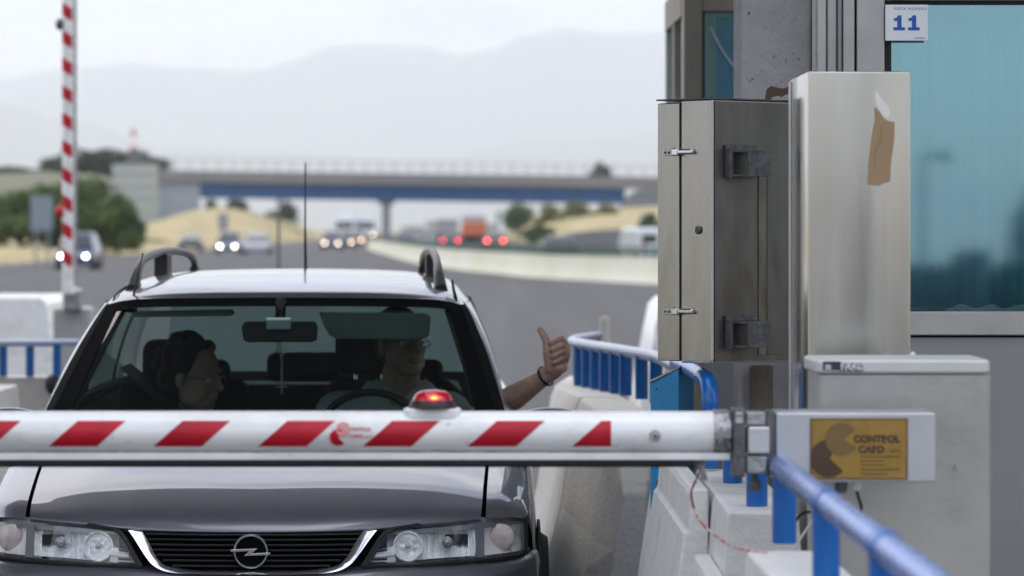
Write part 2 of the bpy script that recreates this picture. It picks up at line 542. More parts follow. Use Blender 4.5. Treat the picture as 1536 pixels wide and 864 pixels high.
ridge('mountain_range', [(-700, 150), (-300, 140), (0, 116), (110, 97), (200, 92), (290, 98), (390, 102), (440, 90), (500, 68), (570, 61), (640, 64), (690, 76), (740, 68), (790, 44), (850, 33), (905, 38), (985, 36), (1100, 46), (1300, 70), (1700, 130), (2100, 180)], 18000, 7000, 3.1, amp=34)
ridge('mountain_spur', [(-700, 190), (-200, 170), (0, 150), (120, 180), (240, 215), (400, 225), (620, 240), (800, 215), (1000, 205), (1300, 230), (2100, 250)], 13000, 4400, 8.3, amp=26)

# banks of dry earth and grass along the motorway
def bank(name, rows, m, amp=.35):
    net = [[Vector(p) for p in r] for r in rows]
    nv, nu = (len(net) - 1) * 6, (len(net[0]) - 1) * 6
    out_ = []
    for j in range(nv + 1):
        rr = []
        for i in range(nu + 1):
            p = surf(net, i / 6, j / 6)
            n_ = noise.fractal(p * .15, 1, 2, 4)
            rr.append((p.x, p.y, p.z + n_ * amp))
        out_.append(rr)
    return tag(obj(name, MB().grid(out_), m, smooth=180), kind='structure')
bank('dry_grass_slope', [
    [(-44, 300, .1), (-34, 300, .9), (-28, 300, .9), (-23.5, 300, .4), (-20.6, 300, -.2)],
    [(-60, 380, .2), (-40, 380, .7), (-31, 380, 2.4), (-24, 380, 1.7), (-20.6, 380, -.2)],
    [(-70, 470, .4), (-42, 470, .8), (-33, 470, 4.2), (-25, 470, 2.2), (-20.6, 470, -.2)],
    [(-70, 560, 3), (-42, 560, 4.4), (-34, 560, 4.2), (-26, 560, 2.2), (-20.6, 560, -.2)]], MT['bank'])
bank('bridge_embankment', [
    [(-140, 430, .2), (-100, 430, 0), (-70, 430, 0), (-52, 430, -.2), (-44, 430, -.2)],
    [(-140, 470, 5.6), (-100, 470, 5.2), (-70, 470, 5.0), (-52, 470, 4.0), (-44, 470, 1.4)],
    [(-140, 497, 8.8), (-100, 497, 8.7), (-70, 497, 8.6), (-54, 497, 8.4), (-46, 497, 7.2)],
    [(-140, 518, 8.8), (-100, 518, 8.7), (-70, 518, 8.6), (-54, 518, 8.4), (-46, 518, 7.2)],
    [(-140, 560, .2), (-100, 560, .2), (-70, 560, .2), (-52, 560, .2), (-46, 560, .2)]], MT['bank_green'], .5)
bank('roadside_verge', [
    [(-60, 60, -.3), (-30, 60, -.1), (-22, 60, .03), (-20.6, 60, -.2)],
    [(-60, 150, .1), (-30, 150, .35), (-22.5, 150, .25), (-20.6, 150, -.2)],
    [(-60, 260, .7), (-34, 260, .7), (-23.5, 260, .35), (-20.6, 260, -.2)],
    [(-60, 330, .5), (-34, 330, .8), (-23.5, 330, .4), (-20.6, 330, -.2)]], MT['bank'], .12)
bank('right_bank', [
    [(9, 390, -.3), (13, 390, .6), (22, 390, 1.2), (60, 390, 1.5)],
    [(6, 450, -.3), (10, 450, 2.4), (22, 450, 3.4), (60, 450, 4.2)],
    [(6, 492, -.3), (10, 492, 3.0), (22, 492, 4.4), (60, 492, 6.0)],
    [(6, 600, -.3), (10, 600, 3.2), (22, 600, 4.2), (60, 600, 6.0)]], MT['bank'])

# toll island under the booths
tag(obj('toll_island', MB().prism([(.22, 15.9), (.30, 17.0), (.9, 18.3), (3.4, 18.3), (3.4, 3.0), (.52, 3.0), (.45, 12.0), (.34, 13.4)], 0.0, .16, lambda a, b, d: (a, b, d)), MT['island'], bevel=.02), kind='structure')
tag(obj('left_island', MB().prism([(-2.25, 19.4), (-2.5, 19.9), (-3.3, 20.1), (-3.6, 3), (-2.35, 3)], 0.0, .16, lambda a, b, d: (a, b, d)), MT['island'], bevel=.02), kind='structure')
tag(obj('lane_line', MB().box((.05, 15.5, .002), (.13, 18.4, .006)), MT['mark'], smooth=0), kind='structure')

# canopy high over the toll lanes
cn = thing('toll_canopy', 'wide grey concrete canopy roof high over the toll lanes and booths', 'canopy', (0, 15, 5.6))
obj('roof_slab', MB().box((-26, 11.2, 5.9), (18, 17.6, 6.25)), MT['canopy'], cn, world=True, smooth=0)
obj('roof_slab', MB().box((-26, 7.2, 5.9), (-2.0, 11.197, 6.25)), MT['canopy'], cn, world=True, smooth=0)  # unseen extension added to keep bright sky out of the windscreen reflection
obj('roof_slab', MB().box((.95, 7.8, 5.9), (18, 11.197, 6.25)), MT['canopy'], cn, world=True, smooth=0)  # unseen extension added to shade the cabinet, column and booth
for yy in (11.5, 17.3):
    obj('beam', MB().box((-25.9, yy - .22, 5.6), (17.9, yy + .22, 5.897)), MT['canopy'], cn, world=True, smooth=0)
obj('cross_beam', MB().box((.75, 10.45, 5.603), (1.026, 17.07, 5.896)), MT['canopy'], cn, world=True, smooth=0)
cc = tag(obj('concrete_column', MB().box((.784, 10.5, .16), (.992, 10.76, 5.597)), MT['concrete'], bevel=.012), 'square pitted concrete column between the steel cabinet and the far booth window', 'column')
g = [(1147, 152), (1150, 134), (1156, 129), (1168, 132), (1176, 133), (1186, 128), (1186, 152)]
obj('painted_mark', MB().prism(g, 10.497, 10.4995, lambda a, b, d: (X(a, 10.5), d, Z(b, 10.5))), MT['brown_ink'], cc, smooth=0)
g = [(1156, 152), (1158, 146), (1166, 144), (1172, 146), (1179, 142), (1186, 140), (1186, 152)]
obj('painted_mark', MB().prism(g, 10.494, 10.4965, lambda a, b, d: (X(a, 10.5), d, Z(b, 10.5))), MT['concrete'], cc, smooth=0)
for xx in (-5.9,):
    tag(obj('concrete_column', MB().box((xx, 10.5, .02), (xx + .3, 10.8, 5.597)), MT['concrete'], bevel=.012), 'plain concrete column carrying the canopy over the left island', 'column')

# ------------------------------------------------------------ near booth
YB = 10.4
nb = thing('toll_booth', 'grey toll booth with a large teal tinted window and curtain, behind the steel column', 'booth', (1.6, YB, .16))
def wb(name, px0, px1, py0, py1, y0, y1, m, par, Y=None, bevel=.003, **k):
    Yq = Y or y0
    return obj(name, MB().box((X(px0, Yq), y0, Z(py1, Yq)), (X(px1, Yq), y1, Z(py0, Yq))), m, par, world=True, bevel=bevel, **k)
z_ = lambda q: Z(q, YB)
obj('side_wall', MB().box((1.03, 10.44, .17), (1.06, 13.2, 2.9)), MT['panel'], nb, world=True, smooth=0)
obj('side_wall', MB().box((2.9, 10.44, .17), (2.93, 13.2, 1.1)), MT['panel'], nb, world=True, smooth=0)
obj('side_window', MB().box((2.91, 10.44, 1.103), (2.918, 13.2, 2.9)), MT['side_glass'], nb, world=True, smooth=0)
obj('back_wall', MB().box((1.061, 13.1, .17), (2.899, 13.13, 1.1)), MT['panel'], nb, world=True, smooth=0)
obj('back_window', MB().box((1.061, 13.11, 1.103), (2.899, 13.118, 2.9)), MT['side_glass'], nb, world=True, smooth=0)
obj('roof', MB().box((.98, 10.3, 2.903), (3.0, 13.3, 3.02)), MT['frame_alu'], nb, world=True, bevel=.01)
wb('corner_post', 1226, 1239, -260, 990, 10.40, 10.44, MT['frame_alu'], nb)
wb('frame', 1241, 1255, -260, 990, 10.415, 10.44, MT['frame_alu'], nb)
wb('frame', 1257, 1263, -260, 990, 10.40, 10.44, MT['panel'], nb)
wb('frame', 1265, 1282, -260, 990, 10.39, 10.44, MT['frame_alu'], nb)
wb('gasket', 1282.5, 1285, -260, 990, 10.41, 10.44, MT['dark'], nb, bevel=0)
wb('frame', 1285.5, 1327, -260, 990, 10.385, 10.44, MT['frame_alu'], nb)
wb('gasket', 1327.5, 1337, 2, 467, 10.40, 10.43, MT['dark'], nb, bevel=0)
wb('gasket', 1337.5, 1700, 1, 6, 10.40, 10.43, MT['dark'], nb, bevel=0)
wb('frame', 1327.5, 1706, -60, 0.5, 10.385, 10.44, MT['frame_alu'], nb)
wb('frame', 1706.5, 2200, -260, 990, 10.385, 10.44, MT['frame_alu'], nb)
wb('sill', 1327.5, 1706, 467.5, 503, 10.375, 10.44, MT['frame_alu'], nb, bevel=.004)
wb('front_panel', 1327.5, 1706, 506, 1080, 10.395, 10.44, MT['panel'], nb, bevel=.002)
wb('gasket', 1327.5, 1706, 503.3, 505.7, 10.41, 10.44, MT['dark'], nb, bevel=0)
x0, x1 = X(1337, YB), X(1700, YB)
z0, z1 = z_(466.8), z_(6)
tilt = math.tan(R(.8)) * (z1 - z0)
obj('glass_pane', MB().prism([(x0, 0), (x1, 0), (x1, 1), (x0, 1)], 0, .006, lambda a, b, d: (a, 10.408 + d + b * tilt, z0 + (z1 - z0) * b)), MT['booth_glass'], nb, world=True, smooth=0)
rows = []
for j in range(5):
    rows.append([(x0 - .05 + (x1 - x0 + .1) * i / 120, 10.52 + .018 * math.sin(i * .35) + .01 * math.sin(i * .13 + 2) + .004 * math.sin(i * 1.3), z0 + .012 + (z1 - z0 + .05) * j / 4 + (.006 * math.sin(i * .5) if j == 0 else 0)) for i in range(121)])
obj('curtain', MB().grid(rows), MT['curtain'], nb, world=True, smooth=180, solid=.003)
# lane number sign
YS = 10.372
sg = tag(obj('lane_sign', MB().box((X(1328, YS), YS, Z(61, YS)), (X(1392, YS), YS + .004, Z(7, YS))), MT['paper'], bevel=.001), 'small white plate with a blue number 11 on the corner of the booth window', 'sign')
for q_ in (1340, 1362):
    dg_ = [(0, 45.5), (17.5, 45.5), (17.5, 41), (12.3, 41), (12.3, 23), (6.5, 23), (5.8, 26), (0.6, 27.8), (0.6, 31.2), (5.8, 31.2), (5.8, 41), (0, 41)]
    obj('number', MB().prism([(X(q_ + a, YS), Z(b, YS)) for a, b in dg_], YS - .0008, YS - .0002, lambda a, b, d: (a, d, b)), MT['ink_blue'], sg, smooth=0)
text('lettering', 'PISTA NUMERO', .0105, MT['ink_blue'], (X(1341, YS), YS - .0005, Z(15, YS)), None, spacing=1.35).parent = sg
obj('print_line', MB().box((X(1372, YS), YS - .0006, Z(57.5, YS)), (X(1388, YS), YS - .0002, Z(56.5, YS))), MT['ink_blue'], sg, smooth=0)

# ------------------------------------------------------------ far booth
YF = 16.0
fb = thing('toll_booth', 'narrow far booth with brownish corner post and blue blind, seen left of the concrete column', 'booth', (1.6, YF, .16))
def fbx(name, px0, px1, py0, py1, y0, y1, m, bevel=.004):
    return wb(name, px0, px1, py0, py1, y0, y1, m, fb, Y=YF, bevel=bevel)
fr2 = mat('beige_booth_frame', (.30, .265, .22), .6, .2, var=.15, vscale=5, stretch=(2, 2, .4))
fbx('corner_post', 1025.5, 1053, -200, 800, 15.98, 16.08, fr2)
fbx('gasket', 1053.3, 1057, 18, 300, 16.0, 16.05, MT['dark'], 0)
fbx('lintel', 1053.3, 1420, -200, 17, 15.99, 16.08, fr2)
fbx('front_panel', 1053.3, 1420, 300.5, 800, 15.99, 16.08, MT['panel'])
fbx('glass_pane', 1057.3, 1420, 20, 300, 16.02, 16.026, MT['booth_glass2'], 0)
rows = [[(X(1055, YF) + .005 * i, 16.16 + .01 * math.sin(i * 1.1), Z(305 - 288 * j, YF)) for i in range(9)] for j in range(2)]
obj('pale_blind', MB().grid(rows), MT['grey_cloth'], fb, world=True, smooth=180, solid=.002)
rows = [[(X(1077, YF) + .01 * i, 16.13 + .006 * math.sin(i * 1.3), Z(305 - 282 * j, YF)) for i in range(30)] for j in range(2)]
obj('blue_blind', MB().grid(rows), MT['blue_cloth'], fb, world=True, smooth=180, solid=.002)
obj('cord', MB().tube(spline([P(1066, 40, 15.95), P(1076, 62, 15.95), P(1092, 88, 15.95), P(1114, 114, 15.95)], 14), .003, 6), MT['letter_white'], fb, world=True)  # white tube drawn in place of a curved reflection over the blue blind
# left side wall of the far booth with its windows
xs = .947
def sw(name, y0, y1, z0, z1, m, d=0., th=.03):
    obj(name, MB().box((xs + d, y0, z0), (xs + d + th, y1, z1)), m, fb, world=True, bevel=.002)
sw('side_frame', 16.082, 16.16, .17, 3.6, MT['frame_alu'], .004)
sw('side_frame', 16.163, 17.5, 2.52, 2.66, fr2, .0)
sw('side_frame', 16.163, 17.5, .17, 1.3, MT['panel'], .0)
sw('side_frame', 16.75, 16.87, 1.303, 2.517, fr2, .002)
sw('side_frame', 17.42, 17.5, 1.303, 2.517, MT['frame_alu'], .002)
sw('side_frame', 16.163, 16.23, 1.303, 2.517, MT['frame_alu'], .012)
sw('side_frame', 16.163, 17.5, 2.663, 3.6, fr2, .014)
sw('side_glass', 16.232, 16.748, 1.303, 2.517, MT['booth_glass2'], .02, .005)
sw('side_glass', 16.872, 17.418, 1.303, 2.517, MT['booth_glass2'], .02, .005)
obj('back_wall', MB().box((xs + .03, 17.51, .17), (2.25, 17.54, 3.6)), MT['panel'], fb, world=True, smooth=0)
obj('roof', MB().box((xs - .04, 15.9, 3.603), (2.4, 17.7, 3.72)), MT['frame_alu'], fb, world=True, bevel=.01)

# ------------------------------------------------------------ concrete barriers
def sweep(name, label, cat, p0, p1, prof, m, group=None, bevel=.008, end_in=0, ribs=None, parent=None):
    """profile (offset to the right, z) swept from near point p0 to far point p1"""
    a, b = Vector((p0[0], p0[1], 0)), Vector((p1[0], p1[1], 0))
    d = (b - a); ln = d.length; d.normalize()
    r = Vector((d.y, -d.x, 0))
    mb = MB()
    k = max(1, int(ln / .5))
    mb.loft([[a + d * (ln * i / k) + r * o_ + Vector((0, 0, z)) for o_, z in prof] for i in range(k + 1)])
    o = obj(name, mb, m, None, bevel=bevel, smooth=30)
    if label: tag(o, label, cat, group)
    if ribs:
        zt, zb, off, step = ribs
        rb = MB()
        n = int(ln / step)
        q0 = a + d * .02
        for i in range(n):
            c = q0 + d * (step * i)
            c2 = c + d * (step * .55)
            pts = [c + r * (off - .008), c2 + r * (off - .008), c2 + r * (off + .01), c + r * (off + .01)]
            rb.add([(p.x, p.y, zb) for p in pts] + [(p.x, p.y, zt) for p in pts], [(0, 3, 2, 1), (4, 5, 6, 7), (0, 1, 5, 4), (1, 2, 6, 5), (2, 3, 7, 6), (3, 0, 4, 7)])
        obj('moulded_ribs', rb, m, o, smooth=0)
    return o
SYM = lambda zt: [(-.08, zt), (-.085, zt - .03), (-.10, zt - .22), (-.13, .45), (-.2, .25), (-.2, .162), (.2, .162), (.2, .25), (.13, .45), (.10, zt - .22), (.085, zt - .03), (.08, zt)]
G = 'whitewashed concrete barrier blocks along the lane'
sweep('barrier_block', 'nearest white concrete block, under the blue railing at the bottom edge', 'barrier', (.655, 4.4), (.655, 7.5), SYM(.92), MT['barrier_white'], G)
sweep('barrier_block', 'white concrete block with rough broken end, second from the front under the railing', 'barrier', (.69, 8.53), (.712, 10.06), SYM(.92), MT['barrier_white'], G)
thin = lambda zt: [(0, zt), (-.006, zt - .02), (-.012, zt - .105), (-.022, zt - .115), (-.075, .45), (-.1, .162), (.04, .162), (.04, zt)]
sweep('barrier_slab', 'ribbed pale concrete facing slab with stepped top left of the white blocks', 'barrier', (.565, 9.15), (.57, 10.9), thin(.93), MT['barrier_white'], ribs=(.915, .835, 0, .09))
sweep('barrier_slab', 'low white concrete slab corner at the foot of the ribbed slab', 'barrier', (.545, 7.56), (.56, 9.0), thin(.78), MT['barrier_white'])
sweep('barrier_block', 'dark concrete block below the tall blue box', 'barrier', (.72, 10.95), (.74, 12.6), SYM(.74), MT['barrier_dark'])

def hexprof(c, zt, s=1.0): return [(c - .09 * s, zt), (c - .11 * s, zt - .05), (c - .17 * s, .46), (c - .20 * s, .34), (c - .25 * s, .165), (c + .25 * s, .165), (c + .20 * s, .34), (c + .17 * s, .46), (c + .11 * s, zt - .05), (c + .09 * s, zt)]
GF = 'concrete barrier blocks around the island nose'
nose = MB()
secs = [(.585, 12.72, .66, .45), (.625, 13.25, .88, 1), (.55, 14.75, .90, 1)]
nose.loft([[(x + o_, y, z) for o_, z in hexprof(0, zt, s)] for x, y, zt, s in secs])
tag(obj('barrier_block', nose, MT['barrier_white'], smooth=0, bevel=.012), 'pale grey concrete block with faceted tapered end right of the car', 'barrier', GF)
sweep('barrier_block', 'pale concrete block behind the faceted block, beside the raised hand', 'barrier', (.548, 14.80), (.475, 15.9), hexprof(0, .90), MT['barrier_white'], GF)
sweep('barrier_block', 'farthest pale block under the far end of the blue railing', 'barrier', (.475, 15.95), (.56, 16.9), hexprof(0, .90), MT['barrier_white'], GF)
# left island
sweep('barrier_block', 'grey concrete barrier under the blue railing at the left edge', 'barrier', (-2.14, 20.1), (-3.6, 20.0), SYM(.77), MT['barrier_grey'])
sweep('barrier_block', 'long grey barrier running beside the left flank of the car', 'barrier', (-2.55, 6), (-2.5, 19.7), SYM(.74), MT['barrier_grey'])

# big white blocks heading the islands
def wedge(name, label, x0, x1, y0, y1, zt, lean=.12):
    mb = MB().prism([(x0 - lean * .9, .003), (x1 + lean, .003), (x1, zt - .06), (x1 - .06, zt), (x0 + .06, zt), (x0, zt - .06)], y0, y1, lambda a, b, d: (a, d, b))
    return tag(obj(name, mb, MT['white_paint'], bevel=.02), label, 'barrier block')
wedge('crash_block', 'big bright white block at the left edge behind the blue railing', -5.3, X(72, 30), 30, 31.6, Z(445, 30))
wedge('crash_block', 'bright white tapered block partly hidden behind the steel cabinet', X(988, 27), X(1100, 27), 27, 28.6, Z(449, 27), .22)

# ------------------------------------------------------------ median wall
base = [(560, 271), (590, 215), (620, 177), (660, 155), (700, 140), (750, 130), (800, 120), (850, 115), (900, 111), (985, 104.5), (1100, 97), (1300, 88), (1600, 80)]
ptsw = [Vector((X(px, Y), Y, 0)) for px, Y in base]
ptsw = [Vector((X(548, 280), 292, 0))] + ptsw
mw = thing('median_wall', 'long curved cream concrete wall with a green rail on top, right of the road', 'wall', tuple(ptsw[4]))
line = spline(ptsw, 90)
def strip(line, prof):
    rows = []
    for i, p in enumerate(line):
        t = (line[min(i + 1, len(line) - 1)] - line[max(i - 1, 0)]); t.z = 0; t.normalize()
        r = Vector((t.y, -t.x, 0))
        rows.append([p + r * a + Vector((0, 0, b)) for a, b in prof])
    return rows
obj('wall_body', MB().loft(strip(line, [(.25, 0), (.12, .3), (.08, .74), (-.08, .74), (-.12, .3), (-.25, 0)])), MT['parapet'], mw, world=True)
gr = mat('green_rail', (.015, .075, .04), .6)
obj('rail', MB().loft(strip(line, [(.03, .98), (.03, 1.06), (-.03, 1.06), (-.03, .98)])), gr, mw, world=True)
obj('rail', MB().loft(strip(line, [(.02, .80), (.02, .92), (-.02, .92), (-.02, .80)])), gr, mw, world=True)
pp = MB().box((-.03, -.03, 0), (.03, .03, .3))
pm = None
for i in range(0, 91, 1):
    p = line[i]
    if pm is None:
        o = obj('post', pp, gr, mw, smooth=0); pm = o
    else:
        o = pm.copy(); COL.objects.link(o)
    o.location = p + Vector((0, 0, .742)) - Vector(mw.location)

# ------------------------------------------------------------ bridge
k5 = 500 / 5490
def bz(x): return -(x + 36) * .0135
br = thing('road_bridge', 'long grey overpass with blue steel girder and railings crossing the motorway', 'bridge', (-11, 500, 0))
def bbox(name, x0, x1, y0, y1, z0, z1, m, n=1):
    mb = MB()
    for y in (0,):
        rows = []
        for i in range(9):
            x = x0 + (x1 - x0) * i / 8
            rows.append([(x, y0, z0 + bz(x)), (x, y1, z0 + bz(x)), (x, y1, z1 + bz(x)), (x, y0, z1 + bz(x))])
        mb.loft(rows)
    return obj(name, mb, m, br, world=True, smooth=0)
bbox('deck', -44, 75, 498.8, 509, 8.55, 8.9, MT['bridge_deck'])
bbox('parapet', -44, 75, 498.6, 498.9, 7.9, 9.45, MT['bridge_deck'])
bbox('parapet', -44, 75, 508.9, 509.2, 7.9, 9.45, MT['bridge_deck'])
bbox('girder', -36.4, 21.6, 499.6, 500.2, 5.8, 7.896, MT['bridge_blue'])
bbox('girder', -36.4, 21.6, 507.4, 508.0, 5.8, 7.896, MT['bridge_blue'])
bbox('handrail', -44, 75, 498.7, 498.8, 11.0, 11.1, MT['pier'])
bbox('handrail', -44, 75, 498.7, 498.8, 10.2, 10.26, MT['pier'])
pm = None
for i in range(60):
    x = -43.8 + i * 2
    if pm is None: pm = o = obj('railing_post', MB().box((-.07, -.05, 0), (.07, .05, 1.65)), MT['pier'], br, smooth=0)
    else: o = pm.copy(); COL.objects.link(o)
    o.location = Vector((x, 498.75, 9.4 + bz(x))) - Vector(br.location)
obj('pier', MB().box((X(573, 500), 500.5, 0), (X(584, 500), 507, 4.95)), MT['pier'], br, world=True, smooth=0)
obj('pier_cap', MB().box((X(566, 500), 500.25, 4.953), (X(591, 500), 507.3, 5.45)), MT['pier'], br, world=True, smooth=0)
# abutments with upright facing panels
for i in range(9):
    x = X(237, 500) + i * .64
    obj('facing_panel', MB().box((x, 499.2 + .03 * (i % 2), 0.2), (x + .62, 499.7, 7.85)), MT['abut'], br, world=True, smooth=0)
obj('abutment', MB().prism([(21.4, 0), (21.4, 5.6), (23.6, 6.9), (60, 6.9), (60, 0)], 499.3, 508.5, lambda a, b, d: (a, d, b)), MT['pier'], br, world=True, smooth=0)
wl = mat('pale_wing_wall', (.42, .46, .44), .85, var=.06, vscale=.3)
ww = thing('wing_wall', 'pale stepped retaining wall of flat panels left of the bridge end', 'wall', (-45, 470, 0))
for r_, (ya, yb, xa) in enumerate([(246, 262, 168), (263, 280, 170), (281, 298, 178), (299, 318, 190), (319, 346, 205)]):
    for c_ in range(4):
        pa = xa + (236 - xa) * c_ / 4; pb = xa + (236 - xa) * (c_ + 1) / 4 - .4
        obj('panel', MB().box((X(pa, 470), 470 - .1 * r_, Z(yb - .5, 470)), (X(pb, 470), 470.6 - .1 * r_, Z(ya, 470))), wl, ww, world=True, smooth=0)
obj('footing', MB().box((X(168, 470), 470.65, 0), (X(236, 470), 471.2, Z(248, 470))), wl, ww, world=True, smooth=0)

# ------------------------------------------------------------ vegetation
def leaves(clumps, size, n, seed, flat=.8):
    rnd = random.Random(seed)
    mb = MB()
    for _ in range(n):
        c, r = rnd.choice(clumps)
        while True:
            d = Vector((rnd.uniform(-1, 1), rnd.uniform(-1, 1), rnd.uniform(-1, 1)))
            if .05 < d.length < 1: break
        d = d.normalized() * (d.length ** .5) * rnd.choice((1, 1, 1, 1.12, 1.3))
        p = Vector(c) + Vector((d.x * r[0], d.y * r[1], d.z * r[2]))
        if p.z < .02: p.z = .02 + rnd.random() * .2
        s = size * rnd.uniform(.6, 1.3)
        a = Vector((rnd.uniform(-1, 1), rnd.uniform(-1, 1), rnd.uniform(-1, 1))).normalized()
        b = a.orthogonal().normalized()
        b = (Matrix.Rotation(rnd.uniform(0, 6.28), 3, a) @ b)
        c_ = a.cross(b)
        mb.add([p - b * s * .5, p + c_ * s * .35, p + b * s * .5, p - c_ * s * .35], [(0, 1, 2, 3)])
    return mb

def tree(name, label, cat, base, W_, H_, lm, seed, n=2600, leaf=.32, trunk=.12, group=None, bare=.1, spread=1.0):
    rnd = random.Random(seed)
    t = thing(name, label, cat, tuple(base), 0, group)
    cl = []
    limbs = MB()
    th = H_ * bare
    limbs.tube([(0, 0, -.2), (.04 * H_ * rnd.uniform(-1, 1), 0, th + H_ * .15), (0, 0, H_ * .6)], [trunk, trunk * .7, trunk * .25], 7)
    for i in range(11):
        a = rnd.uniform(0, 6.28); rr = rnd.uniform(.15, .72) * W_ / 2
        zz = th + (H_ - th) * rnd.uniform(.18, .82) * (1 - .35 * rr / (W_ / 2))
        c = (rr * math.cos(a), rr * math.sin(a) * .7, zz)
        q = rnd.uniform(.22, .38)
        cl.append((c, (W_ * q * .62, W_ * q * .55, (H_ - th) * q * .62 * spread)))
        limbs.tube([(0, 0, th * .8 + .1), (c[0] * .5, c[1] * .5, zz * .6), c], [trunk * .5, trunk * .3, trunk * .1], 5)
    cl.append(((0, 0, H_ * .8), (W_ * .2, W_ * .2, H_ * .17)))
    obj('trunk', limbs, MT['bark'], t)
    obj('crown', leaves(cl, leaf, n, seed), lm, t, smooth=0, fix=False)
    return t
GB = 'green bushes along the left verge'
Yb = 215
for i, (px, w_, top, dy, lab) in enumerate([
        (-30, 7.0, 286, 4, 'green bush cut off by the left edge of the picture'),
        (32, 6.6, 284, 0, 'low green bush behind the grey panel sign'),
        (78, 6.4, 274, 6, 'green bush directly left of the raised striped pole'),
        (138, 5.4, 264, 0, 'tallest bright green bush right of the raised pole'),
        (176, 3.6, 292, -3, 'small dark bush at the right end of the green bushes'),
        (112, 6.6, 276, 9, 'green bush standing right behind the raised pole')]):
    Yq = Yb + dy
    tree('bush', lab, 'bush', (X(px, Yq), Yq, .3), w_, Z(top, Yq) - .3, MT['leaf_green'], 20 + i, n=6500, leaf=.30, group=GB, bare=.02)
GP = 'dark trees on the embankment'
for i, (px, w_, top, lab) in enumerate([
        (15, 13, 250, 'low dark tree on the embankment at the far left'),
        (62, 11, 256, 'small dark tree on the embankment left of the pole'),
        (118, 12, 222, 'dark flat topped tree on the embankment behind the pole'),
        (162, 12, 222, 'dark tree in the middle of the embankment top'),
        (204, 10, 225, 'dark tree on the embankment nearest the bridge')]):
    Yq = 515
    tree('pine_tree', lab, 'tree', (X(px, Yq), Yq, 7.5), w_, Z(top, Yq) - 7.5, MT['leaf_dark'], 40 + i, n=3200, leaf=.6, group=GP, bare=.15)
for i, (px, Yq, w_, top, z0_, m_, lab) in enumerate([
        (775, 455, 5.0, 303, .8, 'leaf_green', 'green bush under the bridge right of the gap of sky'),
        (826, 450, 5.0, 306, 1.4, 'leaf_dry', 'yellowish bush under the bridge, left of two pale ones'),
        (868, 452, 5.5, 302, 1.8, 'leaf_dry', 'pale olive bush in the middle under the bridge'),
        (908, 452, 4.6, 305, 2.0, 'leaf_dry', 'pale olive bush beside the right bridge abutment'),
        (806, 398, 3.6, 336, -.1, 'leaf_green', 'low dark bush at the foot of the right bank'),
        (975, 380, 4.0, 318, 0, 'leaf_green', 'green bush just left of the steel cabinet'),
        (900, 540, 3.4, 243, 7.5, 'leaf_dark', 'small lone tree rising above the bridge deck'),
        (355, 540, 5, 293, 1.2, 'leaf_dark', 'dark tree seen under the left span of the bridge'),
        (425, 560, 5, 293, 1.2, 'leaf_dark', 'dark tree under the bridge right above the dry slope'),
        (315, 535, 3.6, 296, 1.2, 'leaf_dark', 'small dark tree close to the left abutment under the bridge')]):
    tree('bush' if 'bush' in lab else 'tree', lab, 'bush' if 'bush' in lab else 'tree', (X(px, Yq), Yq, z0_), w_, Z(top, Yq) - z0_, MT[m_], 70 + i, n=1500, leaf=.45)

# ------------------------------------------------------------ far roadside things
Y_ = 150
ps = thing('panel_sign', 'plain grey road sign seen from behind, in front of the green bushes', 'sign', (X(62, Y_), Y_, 0))
sgm = mat('sign_back', (.27, .31, .36), .6, .3)
obj('sign_panel', MB().box((X(46, Y_), Y_, Z(346, Y_)), (X(79, Y_), Y_ + .04, Z(294, Y_))), sgm, ps, world=True, bevel=.01)
for q in (53, 72): obj('post', MB().box((X(q, Y_) - .04, Y_ + .045, 0), (X(q, Y_) + .04, Y_ + .12, Z(298, Y_))), sgm, ps, world=True)
Y_ = 330
ps = thing('road_sign', 'narrow grey roadside sign in front of the dry grass slope', 'sign', (X(335, Y_), Y_, 0))
obj('sign_panel', MB().box((X(327, Y_), Y_, Z(345, Y_)), (X(342, Y_), Y_ + .05, Z(320, Y_))), sgm, ps, world=True, bevel=.01)
obj('post', MB().box((X(334, Y_) - .06, Y_ + .055, 0), (X(334, Y_) + .06, Y_ + .15, Z(322, Y_))), sgm, ps, world=True)
mast = thing('radio_mast', 'thin red and white lattice mast above the trees left of the bridge', 'mast', (X(200, 900), 900, 0))
for i in range(12):
    zz = 2 + i * 2.05; wd = 1.15 - i * .07
    mb = MB()
    for sx_, sy_ in ((-1, -1), (1, -1), (1, 1), (-1, 1)):
        mb.tube([(sx_ * wd, sy_ * wd, zz), (sx_ * (wd - .07), sy_ * (wd - .07), zz + 2.04)], .14, 5)
    for sx_ in (-1, 1):
        mb.tube([(-wd * sx_, -wd, zz), (wd * sx_, -wd, zz + 2.0)], .1, 5)
        mb.tube([(-wd, -wd * sx_, zz), (-wd, wd * sx_, zz + 2.0)], .1, 5)
    obj('mast_section', mb, MT['sheeting'] if i % 2 else MT['white_paint'], mast, smooth=0)
mast.location.z = Z(192, 900) - 26.8
pale = mat('pale_wall', (.5, .49, .47), .9)
for i, (a, b, t_) in enumerate([(604, 636, 342), (640, 668, 334), (706, 748, 338)]):
    Yq = 1300 + i * 40
    h = thing('building', ['low pale building on the horizon just right of the bridge pier', 'taller pale building on the horizon under the bridge', 'pale building on the horizon behind the orange load'][i], 'building', (X((a + b) / 2, Yq), Yq, 0))
    obj('wall', MB().box((X(a, Yq), Yq, 0), (X(b, Yq), Yq + 12, Z(t_, Yq))), pale, h, world=True, smooth=0)
    obj('roof', MB().box((X(a, Yq) - .5, Yq - .5, Z(t_, Yq) + .01), (X(b, Yq) + .5, Yq + 12.5, Z(t_, Yq) + .5)), MT['bridge_deck'], h, world=True, smooth=0)
